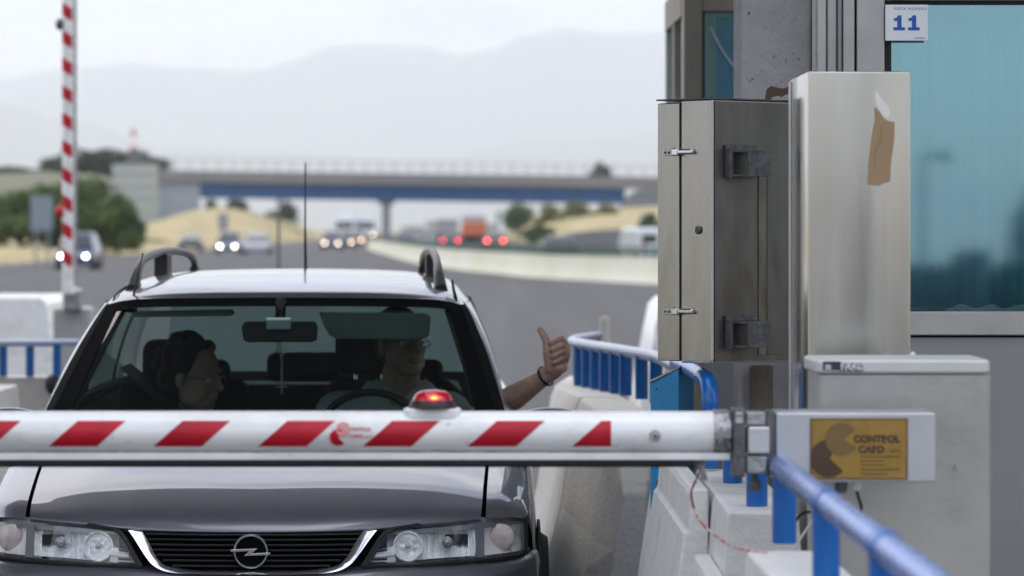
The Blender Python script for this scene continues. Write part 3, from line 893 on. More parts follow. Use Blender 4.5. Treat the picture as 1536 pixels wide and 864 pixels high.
tag(obj('retaining_wall', MB().prism([(X(832, 330), 0), (X(848, 330), Z(350, 330)), (X(905, 330), Z(344, 330)), (X(1010, 330), Z(342, 330)), (X(1010, 330), 0)], 330, 332, lambda a, b, d: (a, d, b)), MT['bridge_deck'], smooth=0), 'low grey concrete wall below the bushes left of the white van', 'wall')

# ------------------------------------------------------------ what the booth glass mirrors, far behind the camera
Yr = -200; kr = 220.8 / 5490
rz = lambda py: 1.58 + (-(py - 343) / 5490 + 2 * R(.8)) * 220.8
rx = lambda px: (px - 700) * kr
dkw = mat('shed_wall', (.045, .05, .055), .9)
for i, (a, b, t_, y_) in enumerate([(1290, 1448, 404, 0), (1440, 1472, 384, 4), (1468, 1512, 416, -3), (1506, 1640, 400, 3)]):
    tag(obj('shed', MB().box((rx(a), Yr - 8 + y_, 0), (rx(b), Yr + y_, rz(t_))), dkw, smooth=0, bevel=.1), ['widest dark shed mirrored in the booth window beside the steel column', 'tallest small dark shed mirrored in the booth window', 'lowest dark shed mirrored between the tall shed and the cypress', 'dark shed mirrored at the right edge below the cypress'][i], 'building')
lp = thing('street_lamp', 'dark street lamp behind the camera, mirrored in the booth window', 'street lamp', (rx(1374), Yr + 3, 0))
obj('pole', MB().tube([(0, 0, 0), (0, 0, rz(246))], [.15, .10], 10), dkw, lp)
obj('arm', MB().tube([(0, 0, rz(246)), (1.3, 0, rz(241))], .12, 8), dkw, lp)
obj('lamp_head', MB().box((1.0, -.3, rz(252)), (1.7, .3, rz(241))), dkw, lp, bevel=.05)
tree('cypress_tree', 'tall dark cypress behind the camera, mirrored at the edge of the booth window', 'tree', (rx(1530), Yr + 4, 0), 2.6, rz(288), MT['leaf_dark'], 99, n=2500, leaf=.35, bare=.03, spread=1.3)
# ================================================================== FOREGROUND BARRIER
YH = 8.0
bx = thing('barrier_housing', 'beige grey painted barrier machine housing with rounded pale cap, right foreground', 'barrier housing', (X(1356, YH), YH, .16))
hx0, hx1 = X(1228, YH), X(1487, YH)
def rbox(x0, x1, y0, y1, z0, z1, r, n=5):
    pts = []
    for cx, cy_, a0 in ((x1 - r, y1 - r, 0), (x0 + r, y1 - r, 90), (x0 + r, y0 + r, 180), (x1 - r, y0 + r, 270)):
        for i in range(n + 1):
            q = R(a0 + 90 * i / n)
            pts.append((cx + r * math.cos(q), cy_ + r * math.sin(q)))
    return MB().loft([[(a, b, z) for a, b in pts] for z in (z0, z1)])
obj('housing_body', rbox(hx0, hx1, YH, YH + .27, .162, Z(562, YH), .012), MT['box_paint'], bx, world=True, bevel=.002)
cap = rbox(hx0 - .008, hx1 - .002, YH - .006, YH + .28, Z(561, YH), Z(539, YH), .016)
obj('cap', cap, MT['cap_paint'], bx, world=True, bevel=.008, seg=3)
obj('lock', MB().lathe([(.0, -.004), (.006, -.004), (.006, .002), (0, .002)], (X(1436, YH), YH - .002, Z(700, YH)), 12, 'Y'), MT['cast'], bx, world=True)
obj('emblem_plate', MB().box((X(1234, YH), YH - .0088, Z(555, YH)), (X(1261, YH), YH - .0065, Z(542, YH))), MT['ink_dark'], bx, world=True, smooth=0)
text('emblem_mark', '\u0197E', .013, MT['letter_white'], (X(1237, YH), YH - .0092, Z(553.5, YH)), bx, bold=.0004, sx=1.1)
text('maker_shadow', 'FAAC', .0215, MT['ink_dark'], (X(1258.6, YH), YH - .0086, Z(555.8, YH)), bx, bold=.0019, sx=.93)
text('maker_lettering', 'FAAC', .0195, MT['letter_white'], (X(1260, YH), YH - .0096, Z(554.6, YH)), bx, bold=.0004, sx=1.0)
obj('rivet', MB().ball((X(1370, YH), YH + .01, Z(532, YH)), .006), MT['letter_white'], bx, world=True)

# ---- the arm
YA = 7.75
AR = .0437
az_ = Z(647.5, YA)
ax1 = X(1072, YA)
arm = thing('barrier_pole', 'lowered white barrier pole with slanted red stripes across the whole picture', 'barrier arm', (ax1, YA, az_))
ring = []
def beam_pt(x, th, off=0.0):
    return (x, YA - math.cos(th) * (AR + off), az_ + math.sin(th) * (AR + off))
rows = [[beam_pt(x, 2 * math.pi * k / 48) for k in range(48)] for x in [-2.6 + (ax1 + 2.6) * i / 12 for i in range(13)]]
obj('beam', MB().loft(rows), MT['white_paint'], arm, world=True)
tt = math.asin(.0247 / AR); tb = -math.asin(.0290 / AR)
def stripe(xt0, xt1, xb0, xb1, n=10):
    rws = []
    for j in range(n + 1):
        th = tb + (tt - tb) * j / n
        q = (math.sin(th) - math.sin(tb)) / (math.sin(tt) - math.sin(tb))
        a, b = xb0 + (xt0 - xb0) * q, xb1 + (xt1 - xb1) * q
        rws.append([beam_pt(a + (b - a) * i / 4, th, .0006) for i in range(5)])
    return MB().grid(rws)
per = 156.4
for i in range(-3, 6):
    a = 119.5 + per * i
    if i == 5: q = stripe(X(901, YA), X(915.5, YA), X(857, YA), X(915.5, YA))
    else: q = stripe(X(a, YA), X(a + 71.5, YA), X(a - 44, YA), X(a + 28.5, YA))
    obj('red_stripe', q, MT['sheeting'], arm, world=True, smooth=180, fix=False)
# white strip and rubber edge under the beam
obj('edge_profile', MB().box((-2.6, YA - .026, Z(689, YA)), (X(1094, YA), YA + .012, Z(678.5, YA))), MT['white_paint'], arm, world=True, bevel=.002)
obj('edge_gap', MB().box((-2.6, YA - .02, Z(678.4, YA)), (X(1070, YA), YA + .012, az_ - AR * .93)), MT['cast'], arm, world=True, smooth=0)
rub = [(YA - .024, Z(689.2, YA)), (YA - .024, Z(696, YA)), (YA - .016, Z(700, YA)), (YA + .006, Z(700, YA)), (YA + .012, Z(696, YA)), (YA + .012, Z(689.2, YA))]
obj('rubber_edge', MB().loft([[(x, a, b) for a, b in rub] for x in (-2.6, X(1036, YA), X(1042, YA))]), MT['rubber'], arm, world=True)
obj('bolt', MB().lathe([(0, -.008), (.0055, -.008), (.0075, -.004), (.012, -.004), (.013, .0)], (X(981, YA), YA - AR + .0015, Z(652, YA)), 16, 'Y'), MT['cast'], arm, world=True)
obj('bolt_socket', MB().lathe([(0, -.0088), (.003, -.0088), (.003, -.006), (0, -.006)], (X(981, YA), YA - AR + .0015, Z(652, YA)), 6, 'Y'), MT['dark'], arm, world=True)
# print on the beam : two hooked discs and two words
def crescent(cx, cz, r, a0, a1, bite, n=22):
    """fat comma: disc sector with a bite"""
    out_ = [(cx + r * math.cos(R(a0 + (a1 - a0) * i / n)), cz + r * math.sin(R(a0 + (a1 - a0) * i / n))) for i in range(n + 1)]
    out_.append((cx + bite[0] * r, cz + bite[1] * r))
    return out_
def logo(par, cx, cz, r, y, m1, m2, fy=None):
    # lower-left disc (opens to lower right), upper disc (opens to upper right)
    f_ = fy or (lambda a, b, d: (a, y + d, b))
    poly1 = crescent(cx - r * .35, cz - r * .38, r * .72, 60, 318, (.05, -.0))
    poly2 = crescent(cx + r * .12, cz + r * .34, r * .62, 35, 395 - 62, (.12, -.02))
    obj('printed_disc', MB().prism(poly1, 0, -.0004, f_), m1, par, world=True, smooth=0)
    obj('printed_disc', MB().prism(poly2, -.0006, -.001, f_), m2, par, world=True, smooth=0)
def onbeam(a, b, d):
    s = max(-.98, min(.98, (b - az_) / AR))
    return (a, YA - math.sqrt(1 - s * s) * AR + d - .0026, b)
print_pink = mat('print_pink', (.72, .30, .30), .4)
logo(arm, X(514, YA), Z(648, YA), .0245, YA, MT['sheeting'], print_pink, onbeam)
for body, sz, px, py in (('CONTROL', .0105, 522, 644.5), ('CARD s.r.l.', .0105, 525, 654.5)):
    text('lettering', body, sz, MT['print_red'], (X(px, YA), YA - AR - .0008, Z(py, YA)), arm, bold=.0003)
# clamp, hinge blocks and swing plate
tp = MB()
rnd = random.Random(4)
rws = []
for i in range(9):
    x = X(1069 + i * 3.2, YA)
    rws.append([beam_pt(x, 2 * math.pi * k / 26, .0025 + rnd.uniform(-.0018, .0022) - (.004 if i > 5 and k % 3 == 0 else 0)) for k in range(26)])
obj('tape_wrap', MB().loft(rws), MT['cast'], arm, world=True, smooth=20)
def fb_(name, a, b, c, d, y0, y1, m, bevel=.002, par=None):
    return obj(name, MB().box((X(a, YA), y0, Z(d, YA)), (X(b, YA), y1, Z(c, YA))), m, par or arm, world=True, bevel=bevel)
fb_('clamp_plate', 1097, 1116, 611, 714, YA - .05, YA + .03, MT['cast_dark'], .004)
fb_('clamp_lug', 1100, 1112, 616, 634, YA - .058, YA - .051, MT['cast'], .004)
fb_('hinge_block', 1117, 1146, 617, 636, YA - .045, YA + .03, MT['cast'], .004)
fb_('hinge_block', 1119, 1152, 638, 679, YA - .052, YA + .03, MT['alu'], .005)
fb_('hinge_block', 1117, 1148, 681, 709, YA - .045, YA + .03, MT['cast'], .005)
fb_('hinge_plate', 1147, 1161, 615, 712, YA - .03, YA + .03, MT['cast_dark'], .003)
obj('bolt', MB().lathe([(0, -.02), (.011, -.02), (.013, -.012), (.013, 0), (.007, 0), (.007, .02)], (X(1132, YA), YA - .01, Z(722, YA)), 6), MT['cast_dark'], arm, world=True)
plate = fb_('swing_plate', 1162, 1401, 618, 722, YA - .03, YA + .12, MT['alu'], .004)
plate.data.materials.clear(); plate.data.materials.append(mat('pale_aluminium', (.56, .57, .60), .34, .65, var=.05, vscale=6))
# brass plaque
pl = tag(obj('brass_plaque', MB().box((X(1213, YA), YA - .0335, Z(718, YA)), (X(1359, YA), YA - .0305, Z(626, YA))), MT['brass'], bevel=.001), 'brass maker plaque with brown hooked discs on the white swing plate', 'plaque')
yp = YA - .034
for a, b, c, d in ((1213.5, 1358.5, 626.5, 628.3), (1213.5, 1358.5, 715.8, 717.6), (1213.5, 1215.3, 628.4, 715.7), (1356.7, 1358.5, 628.4, 715.7)):
    obj('printed_border', MB().box((X(a, YA), yp - .0003, Z(d, YA)), (X(b, YA), yp + .0003, Z(c, YA))), MT['brown_ink'], pl, smooth=0)
brown2 = mat('brown_ink_light', (.20, .125, .05), .5, .3)
logo(pl, X(1255, YA), Z(671, YA), .056, yp, MT['brown_ink'], brown2)
text('lettering', 'CONTROL', .0205, MT['brown_ink'], (X(1278, YA), yp - .0006, Z(662, YA)), None, bold=.0012, sx=.98).parent = pl
text('lettering', 'CARD', .0205, MT['brown_ink'], (X(1285, YA), yp - .0006, Z(677.5, YA)), None, bold=.0012, sx=.98).parent = pl
text('lettering', 's.r.l.', .013, MT['brown_ink'], (X(1332, YA), yp - .0006, Z(677, YA)), None, sx=1.1).parent = pl
for i, (a, b) in enumerate(((1288, 1348), (1288, 1327), (1290, 1325), (1288, 1350), (1290, 1334))):
    py = 682.5 + i * 6.4
    for k in range(int((b - a) / 5)):
        q = a + k * 5
        obj('print_line', MB().box((X(q, YA), yp - .0003, Z(py + 2.1, YA)), (X(q + 3.9, YA), yp + .0003, Z(py, YA))), MT['brown_ink'], pl, smooth=0)

# ---- warning lamp on the arm
YL = YA
wlp = thing('warning_lamp', 'small red flashing beacon lit on top of the barrier pole', 'lamp', (X(649, YL), YL, Z(627, YL)))
lx = X(649, YL)
obj('base', rbox(X(605.5, YL), X(691.5, YL), YL - .035, YL + .035, Z(628, YL), Z(612, YL), .02), MT['white_paint'], wlp, world=True, bevel=.004)
kp = 1 / 708.
prof = [(35.5, 612), (35.5, 608), (33, 602), (31, 600.2), (0, 600.2)]
obj('collar', MB().lathe([(0, Z(612, YL))] + [(a * kp, Z(b, YL)) for a, b in prof], (lx, YL, 0), 32), mat('dark_red_collar', (.03, .016, .018), .45), wlp, world=True)
red = mat('red_dome', (.50, .004, .03), .22, coat=.6)
prof = [(30.5, 600.4), (29, 596), (25, 590.5), (19, 587), (10, 585.2), (1, 584.8)]
obj('dome', MB().lathe([(a * kp, Z(b, YL)) for a, b in prof], (lx, YL, 0), 36), red, wlp, world=True, smooth=60)
lit = mat('lamp_glow', (.8, .05, .02), .4, emis=(1, .045, .01), estr=1.8)
lit2 = mat('lamp_core', (1, .3, .1), .4, emis=(1, .20, .04), estr=4)
def dome_patch(x0, x1, p0, p1, off, m, nm):
    rws = []
    for j in range(7):
        py = p0 + (p1 - p0) * j / 6
        rr = 30.5 - 5.0 * max(0, (600 - py) / 10) ** 1.7
        q = math.sin(math.pi * (j + .4) / 6.8)
        rws.append([(lx + x * kp, YL - (math.sqrt(max(rr * rr - x * x, 1)) + off) * kp, Z(py, YL)) for x in [(x0 + x1) / 2 + (x1 - x0) / 2 * q * t / 5 for t in range(-5, 6)]])
    obj(nm, MB().grid(rws), m, wlp, world=True, smooth=180)
dome_patch(-7, 12, 591.5, 599, .4, lit, 'glowing_filter')
dome_patch(-3, 8, 593.6, 597.2, .9, lit2, 'bulb')

# ---- tall steel column in front of the booth
YC = 8.9
sc_ = thing('steel_column', 'tall plain brushed steel column with a strip of brown tape near its top', 'column', (X(1290, YC), YC, .16))
obj('column_body', rbox(X(1212, YC), X(1366, YC), YC, YC + .5, .162, Z(107, YC), .006, 3), MT['steel'], sc_, world=True, bevel=.004, seg=3)
obj('edge_trim', MB().box((X(1212, YC) - .004, YC + .455, .165), (X(1212, YC) - .0005, YC + .49, Z(112, YC))), MT['alu'], sc_, world=True)
tpz = [(1311, 160), (1318, 166), (1326, 178), (1334, 182), (1342, 183), (1341, 214), (1337, 240), (1335, 272), (1326, 275), (1318, 279), (1301, 277), (1303, 240), (1308, 200), (1312, 178)]
tape = tag(obj('tape_strip', MB().prism([(X(a, YC), Z(b, YC)) for a, b in tpz], YC - .0012, YC - .0004, lambda a, b, d: (a, d, b)), MT['tape'], smooth=0), 'torn strip of brown packing tape stuck on the tall steel column', 'tape')
pe = [(1312, 136), (1317, 140), (1323, 150), (1333, 160), (1335, 172), (1330, 178), (1323, 172), (1316, 160), (1312, 150)]
obj('torn_end', MB().prism([(X(a, YC), Z(b, YC)) for a, b in pe], YC - .0015, YC - .0006, lambda a, b, d: (a, d, b)), MT['clear_tape'], tape, smooth=0)
obj('wrinkle', MB().tube(spline([P(1312, 250, YC - .0015), P(1313, 225, YC - .0015), P(1322, 205, YC - .002), P(1322, 188, YC - .0015)], 10), .0015, 5), MT['tape'], tape)

# ---- steel cabinet with the latches, turned about 45 degrees
c0 = Vector((X(1069, 10.0), 10.0, 0))
dl = Vector((-.143, .152, 0)).normalized()      # along the latched face (to the left and away)
dr = Vector((dl.y, -dl.x, 0))                   # along the dark face (to the right and away)
cab = thing('steel_cabinet', 'weathered steel cabinet with two chrome latches hung on the concrete column', 'cabinet', (c0.x, c0.y, Z(547, 10)))
zc0, zc1 = Z(546, 10), Z(149, 10)
def cpt(a, b, z): return c0 + dl * a + dr * b + Vector((0, 0, z))
def cbox(name, a0, a1, b0, b1, z0, z1, m, bevel=.003, par=None):
    vs_ = [cpt(a0, b0, z0), cpt(a1, b0, z0), cpt(a1, b1, z0), cpt(a0, b1, z0), cpt(a0, b0, z1), cpt(a1, b0, z1), cpt(a1, b1, z1), cpt(a0, b1, z1)]
    return obj(name, MB().add(vs_, [(0, 3, 2, 1), (4, 5, 6, 7), (0, 1, 5, 4), (1, 2, 6, 5), (2, 3, 7, 6), (3, 0, 4, 7)]), m, par or cab, world=True, bevel=bevel)
LW = .211
cbox('case', 0, .118, 0, .34, zc0, zc1, MT['steel_dirty'])
grime_shade = mat('grimy_shaded_steel', (.17, .16, .145), .42, .6, var=.25, vscale=5, stretch=(2, 2, .5), rvar=.08)  # brown-grey grime, darkened further to carry the shade of this face
stain(grime_shade, (.075, .060, .045), 4, .48, .70, (1, 1, .4), .8, 5)
cbox('grime_shade_panel', -.0032, -.0004, .006, .338, zc0 + .004, zc1 - .004, grime_shade, .001)  # added overlay that puts the grime and painted shade on the right face
cbox('door', .1285, LW, .002, .338, zc0 + .004, zc1 - .006, MT['steel_dirty'])
cbox('seal', .1182, .1283, .008, .33, zc0 + .01, zc1 - .012, MT['dark'], 0)
cbox('edge_flange', -.0045, .004, -.0040, -.0004, zc0 + .012, zc1 - .002, MT['alu'], .001)
cbox('edge_flange', .006, .112, -.0035, -.0004, zc0 + .002, zc0 + .008, MT['cast'], 0)
cbox('top_lip', -.003, LW + .0, -.003, .342, zc1 + .0005, zc1 + .005, MT['cast_dark'], .001)
for py in (227, 468):
    zz = Z(py, 10)
    cbox('latch', .066, .128, -.014, -.0005, zz - .007, zz + .008, MT['chrome'], .005)
    cbox('latch', .118, .140, -.018, -.002, zz - .011, zz + .011, MT['chrome'], .004)
    cbox('hasp', .141, .185, -.006, .0015, zz - .009, zz + .007, MT['alu'], .001)
    for q in (.172, .158):
        p = cpt(q, -.0075, zz - .001)
        obj('screw', MB().ball(p, .0035, 8, 6), MT['cast_dark'], cab, world=True)
for a_, z__ in ((.052, Z(345, 10)),):
    p = cpt(a_, -.001, z__)
    lk = MB()
    rows_ = []
    for r_, h in ((.0115, 0), (.0115, .003), (.008, .006), (.0, .006)):
        rows_.append([p + dl * (r_ * math.cos(2 * math.pi * k / 16)) - dr * h + Vector((0, 0, r_ * math.sin(2 * math.pi * k / 16))) for k in range(16)])
    lk.loft(rows_)
    obj('lock', lk, MT['cast_dark'], cab, world=True)
# dark face: raised strip and two channel brackets
cbox('raised_strip', -.0075, -.0005, .215, .262, zc0 + .02, zc1 - .14, grime_shade, .002)
cbox('raised_strip', -.0070, -.0035, .180, .212, zc0 + .02, zc1 - .14, mat('rusty_strip', (.24, .22, .18), .5, .5, c2=(.13, .10, .07), vscale=9, stretch=(3, 3, 1)), .001)
for py in (245, 502):
    zz = Z(py, 10)
    for (a0, a1, b0, b1, z0, z1) in ((-.058, -.009, .052, .165, .030, .036), (-.058, -.009, .052, .165, -.036, -.030), (-.064, -.0585, .075, .165, -.036, .036), (-.03, -.009, .04, .0515, -.04, .04)):
        cbox('bracket', a0, a1, b0, b1, zz + z0, zz + z1, MT['cast_dark'], .001)
    cbox('bracket_plate', -.012, -.009, .04, .17, zz + .037, zz + .052, MT['cast_dark'], .001)
tri = [cpt(-.0015, .088, Z(264, 10)), cpt(-.0015, .118, Z(264, 10)), cpt(-.0015, .103, Z(280, 10))]
obj('torn_sticker', MB().add(tri, [(0, 1, 2)]), MT['alu'], cab, world=True, smooth=0)
# arm that carries the cabinet, and the dirty steel post under it
mp_ = thing('mounting_post', 'dirty brown steel post standing under the steel cabinet', 'post', (X(1142, 10.38), 10.4, .16))
obj('post_body', MB().box((X(1126, 10.38), 10.38, .162), (X(1160, 10.38), 10.46, Z(549, 10.38))), mat('rusty_post', (.17, .14, .11), .7, .3, c2=(.10, .09, .08), vscale=20, stretch=(1, 1, .4), bump=.2), mp_, world=True, bevel=.004)
obj('base_plate', MB().box((X(1112, 10.38), 10.34, .162), (X(1174, 10.38), 10.49, .172)), MT['cast_dark'], mp_, world=True)

# ---- blue box and the railings
bb = thing('blue_box', 'tall light blue steel box with slanted lid standing beside the cabinet', 'box', (X(1000, 10.7), 10.75, .74))
def bbp(px, py, Y): return P(px, py, Y)
q0, q1, q2 = Vector((X(975.5, 10.72), 10.72, 0)), Vector((X(1018, 10.62), 10.62, 0)), Vector((X(1041, 10.74), 10.74, 0))
q3 = q0 + (q2 - q1)
zt = [Z(575, 10.72), Z(553, 10.62), Z(553, 10.74), Z(575, 10.8)]
zb = .742
body = MB().add([(q.x, q.y, zb) for q in (q0, q1, q2, q3)] + [(q.x, q.y, z) for q, z in zip((q0, q1, q2, q3), zt)],
                [(0, 3, 2, 1), (4, 5, 6, 7), (0, 1, 5, 4), (1, 2, 6, 5), (2, 3, 7, 6), (3, 0, 4, 7)])
obj('box_body', body, MT['blue_box'], bb, world=True, bevel=.003)
lid = MB().add([(q.x + dx_, q.y + dy_, z + e) for e in (.001, .008) for q, z, dx_, dy_ in zip((q0, q1, q2, q3), zt, (-.004, .002, .004, -.002), (-.003, -.004, .002, .003))],
               [(0, 3, 2, 1), (4, 5, 6, 7), (0, 1, 5, 4), (1, 2, 6, 5), (2, 3, 7, 6), (3, 0, 4, 7)])
obj('lid', lid, MT['cast'], bb, world=True, bevel=.001)
for px, py in ((985, 583), (1010, 581), (986, 722)):
    obj('screw', MB().ball(P(px, py, 10.72 - (px - 975) * .0022), .0045, 8, 6), MT['cast_dark'], bb, world=True)

def railing(name, label, path, r, posts, zbase, group=None, rpost=None, tm=None):
    t = thing(name, label, 'railing', tuple(path[0]), 0, group)
    obj('handrail', MB().tube(path, r, 16), tm or MT['galv'], t, world=True)
    for p in posts:
        p = Vector(p)
        zb_ = zbase(p) if callable(zbase) else zbase
        obj('post', MB().lathe([(rpost or r * 1.02, zb_ + .001), (rpost or r * 1.02, p.z - r * .3)], (p.x, p.y, 0), 16), MT['blue_paint'], t, world=True)
    return t
RX = .66; RZ = 1.09 - .012
nr = railing('railing', 'near railing with pale tube and blue posts running out of the bottom edge', [(RX, 9.62, RZ), (RX, 3.2, RZ)], .0245,
             [(RX + .005, 7.66, RZ), (RX, 6.72, RZ), (RX, 5.78, RZ), (RX, 4.7, RZ)], .921, rpost=.0255)
for y in (9.5, 8.7):
    obj('post', MB().lathe([(.0255, .921), (.0255, RZ - .01)], (RX + .03, y, 0), 16), MT['blue_paint'], nr, world=True)
for y in (6.72, 5.78):
    obj('sleeve', MB().tube([(RX, y - .055, RZ), (RX, y - .02, RZ), (RX, y + .03, RZ)], [.0268, .028, .028], 18), MT['blue_paint'], nr, world=True)
obj('end_cap', MB().ball((RX, 9.62, RZ), (.024, .01, .024)), MT['galv'], nr, world=True)

# middle railing: bends down beside the blue box, then runs back behind the cabinet
zr = Z(569, 10.0)
mr_ = thing('railing', 'short bent railing, silver tube turning into a shiny blue post beside the blue box', 'railing', (X(1065, 10), 10, .93))
path = spline([(X(1018, 10.9), 11.0, zr + .008), (X(1042, 10.4), 10.5, zr + .006), (X(1058, 10.05), 10.1, zr)], 10)
obj('handrail', MB().tube(path, .0225, 16), MT['galv'], mr_, world=True)
path = spline([(X(1056, 10.05), 10.12, zr), (X(1062, 10.0), 10.03, zr - .006), (X(1065, 9.98), 9.98, zr - .04), (X(1065, 9.98), 9.98, zr - .12)], 10)
obj('post', MB().tube(list(path) + [(X(1065, 9.98), 9.98, .93)], .0238, 16), MT['blue_paint'], mr_, world=True)
obj('post', MB().lathe([(.0235, .93), (.0235, zr - .01)], (X(1030, 10.75), 10.85, 0), 16), MT['blue_paint'], mr_, world=True)

# far railing round the nose of the island
zf = 1.083
pth = spline([(.76, 12.5, zf + .01), (.75, 13.3, zf), (.735, 14.2, zf), (.645, 14.85, zf), (.545, 15.45, zf), (.468, 15.95, zf), (.485, 16.35, zf), (.55, 16.65, zf), (.60, 16.8, zf)], 48)
pst = [P(px_, 520, 1) for px_ in ()]
for px_ in (984, 961, 939, 921, 905, 892, 880, 869):
    best = min(pth[6:32], key=lambda p: abs(700 + p.x * 5490 / p.y - px_))
    pst.append(best)
pst += [pth[2], pth[38], pth[46]]
FR = mat('painted_tube', (.40, .46, .62), .35, .3, coat=.2)
railing('railing', 'far curved railing with close blue posts around the island nose, right of the raised hand', pth, .0235, pst, .902, rpost=.0255, tm=FR)
pth = spline([(-2.13, 20.05, .955), (-2.4, 19.98, .955), (-3.5, 19.95, .955)], 12)
pst = [(X(85.5 - 40.5 * i, 20), 20.0, .955) for i in range(9)]
railing('railing', 'blue post railing at the left edge in front of the white block', pth, .020, pst, .772, rpost=.0235, tm=FR)

tag(obj('bollard_post', MB().lathe([(.0, .004), (.07, .004), (.07, .05), (.032, .22), (.028, Z(476, 21.5)), (0, Z(475, 21.5))], (X(907, 21.5), 21.5, 0), 12), MT['barrier_grey'], smooth=30), 'thin brownish post standing behind the far blue railing', 'post')
bl = thing('lamp_head', 'small black round light on the barrier beside the car left mirror', 'light', (X(79, 20.2), 20.02, .772))
obj('housing', MB().ball((X(79, 20), 20.02, Z(577, 20)), (.045, .05, .062), 14, 10), MT['black_plastic'], bl, world=True)
obj('stem', MB().lathe([(.015, .772), (.015, Z(584, 20))], (X(79, 20), 20.02, 0), 10), MT['black_plastic'], bl, world=True)

# ---- loose cords
tag(obj('warning_rope', MB().tube(spline([P(1052, 697, 7.8), P(1046, 716, 7.85), P(1037, 738, 7.95), P(1041, 762, 8.05), P(1052, 784, 8.0), P(1074, 804, 7.9), P(1098, 819, 7.75), P(1124, 825.5, 7.5), P(1150, 829, 7.42)], 50), .0028, 7), MT['wire_red']), 'thin red and white cord hanging from the barrier pole to the near block', 'cord')
tag(obj('torn_film', MB().grid([[P(1044 + i * 4 + (j * 2 if i < 3 else -j * 1.2), 690 + j * 6, 7.76 + .006 * math.sin(i * 2 + j)) for i in range(5)] for j in range(6)]), mat('clear_film', (.5, .51, .53), .2, .3), smooth=60, solid=.0008), 'scrap of crumpled clear film under the end of the barrier pole', 'plastic film')
tag(obj('black_cable', MB().tube(spline([P(1188, 792, 8.2), P(1198, 775, 8.2), P(1212, 768, 8.2), P(1232, 768, 8.15), P(1250, 775, 8.1)], 20), .0035, 7), MT['rubber']), 'black cable looping between the blue railing posts', 'cable')
tag(obj('grey_cable', MB().tube([P(1190, 826, 8.1), P(1202, 806, 8.1), P(1216, 786, 8.1), P(1232, 764, 8.1)], .003, 7), MT['letter_white']), 'pale straight wire between the railing posts', 'cable')
cg = thing('cable_gland', 'short black cable hanging under the white swing plate', 'cable', tuple(P(1285, 722, 7.78)))
obj('gland', MB().lathe([(.012, -.0015), (.012, -.014), (.006, -.018), (.006, -.02)], (0, 0, 0), 12), MT['letter_white'], cg)
obj('cord', MB().tube(spline([(0, 0, -.02), (.004, 0, -.035), (.009, 0, -.05), (.012, .02, -.07)], 10), .0035, 7), MT['rubber'], cg)
obj('gland', MB().lathe([(.014, -.0015), (.014, -.016), (.01, -.024), (.0, -.024)], (-.033, 0, 0), 12), MT['cast_dark'], cg)

tag(obj('marker_pole', MB().tube([(X(418, 30), 30, .003), (X(418, 30), 30, Z(325, 30))], [.016, .010], 8), MT['cast_dark']), 'thin blurred upright pole standing behind the car roof, left of the aerial', 'pole')
# ---- raised barrier on the left
YQ = 27.
lb = thing('barrier_housing', 'small light grey barrier machine at the foot of the raised striped pole', 'barrier housing', (X(106, YQ), YQ, 0))
obj('housing_body', MB().box((X(79, YQ), YQ, 0.0), (X(135, YQ), YQ + .35, Z(461, YQ))), mat('grey_housing', (.40, .40, .40), .6, var=.08, vscale=5), lb, world=True, bevel=.03)
obj('hub', MB().box((X(95, YQ), YQ - .08, Z(468, YQ)), (X(125, YQ), YQ - .001, Z(432, YQ))), MT['cast'], lb, world=True, bevel=.03)
rp = thing('barrier_pole', 'raised upright white barrier pole with red bands at the left', 'barrier arm', (X(106, YQ), YQ - .05, Z(450, YQ)))
ytop = -330
obj('beam', MB().lathe([(.047, Z(440, YQ)), (.047, Z(ytop, YQ))], (X(105.5, YQ), YQ - .13, 0), 20), MT['white_paint'], rp, world=True)
obj('edge_profile', MB().box((X(112, YQ), YQ - .15, Z(425, YQ)), (X(117.5, YQ), YQ - .10, Z(ytop, YQ))), MT['cast'], rp, world=True)
for i in range(18):
    py = 386 - 40.8 * i
    if py < ytop + 20: break
    rws = []
    for j in range(9):
        th = -1.25 + 2.0 * j / 8
        dz_ = (th + .25) * 5.5
        rws.append([(X(105.5, YQ) + math.sin(th) * .0478, YQ - .13 - math.cos(th) * .0478, Z(py - 9 + q * 19 + dz_, YQ)) for q in (0, .5, 1)])
    obj('red_stripe', MB().grid(rws), MT['sheeting'], rp, world=True, smooth=180, fix=False)
for py in (318, 38):
    obj('lamp', MB().ball((X(93, YQ), YQ - .15, Z(py, YQ)), (.032, .03, .045), 12, 8), MT['sheeting'] if py > 100 else MT['cast_dark'], rp, world=True)
# ================================================================== THE CAR
CX, CY = -.637, 10.8
car = thing('estate_car', 'grey estate car with roof rails stopped behind the lowered barrier, two people inside', 'car', (CX, CY, 0))
def co(name, mb, m, par=None, **k): return obj(name, mb, m, par or car, **k)

FP = spline([(0, 0, 0), (.1, .003, 0), (.2, .012, 0), (.33, .038, 0), (.42, .060, 0), (.5, .086, 0), (.6, .126, 0), (.68, .170, 0), (.75, .230, 0), (.79, .283, 0), (.815, .335, 0), (.835, .41, 0), (.85, .52, 0)], 240)
def Fx(x):
    x = abs(x)
    for a, b in zip(FP, FP[1:]):
        if a.x <= x <= b.x: return a.y + (b.y - a.y) * (x - a.x) / max(1e-6, b.x - a.x)
    return .52
def FY(x, z, d=0): return Fx(x) + .45 * (z - .58) + d

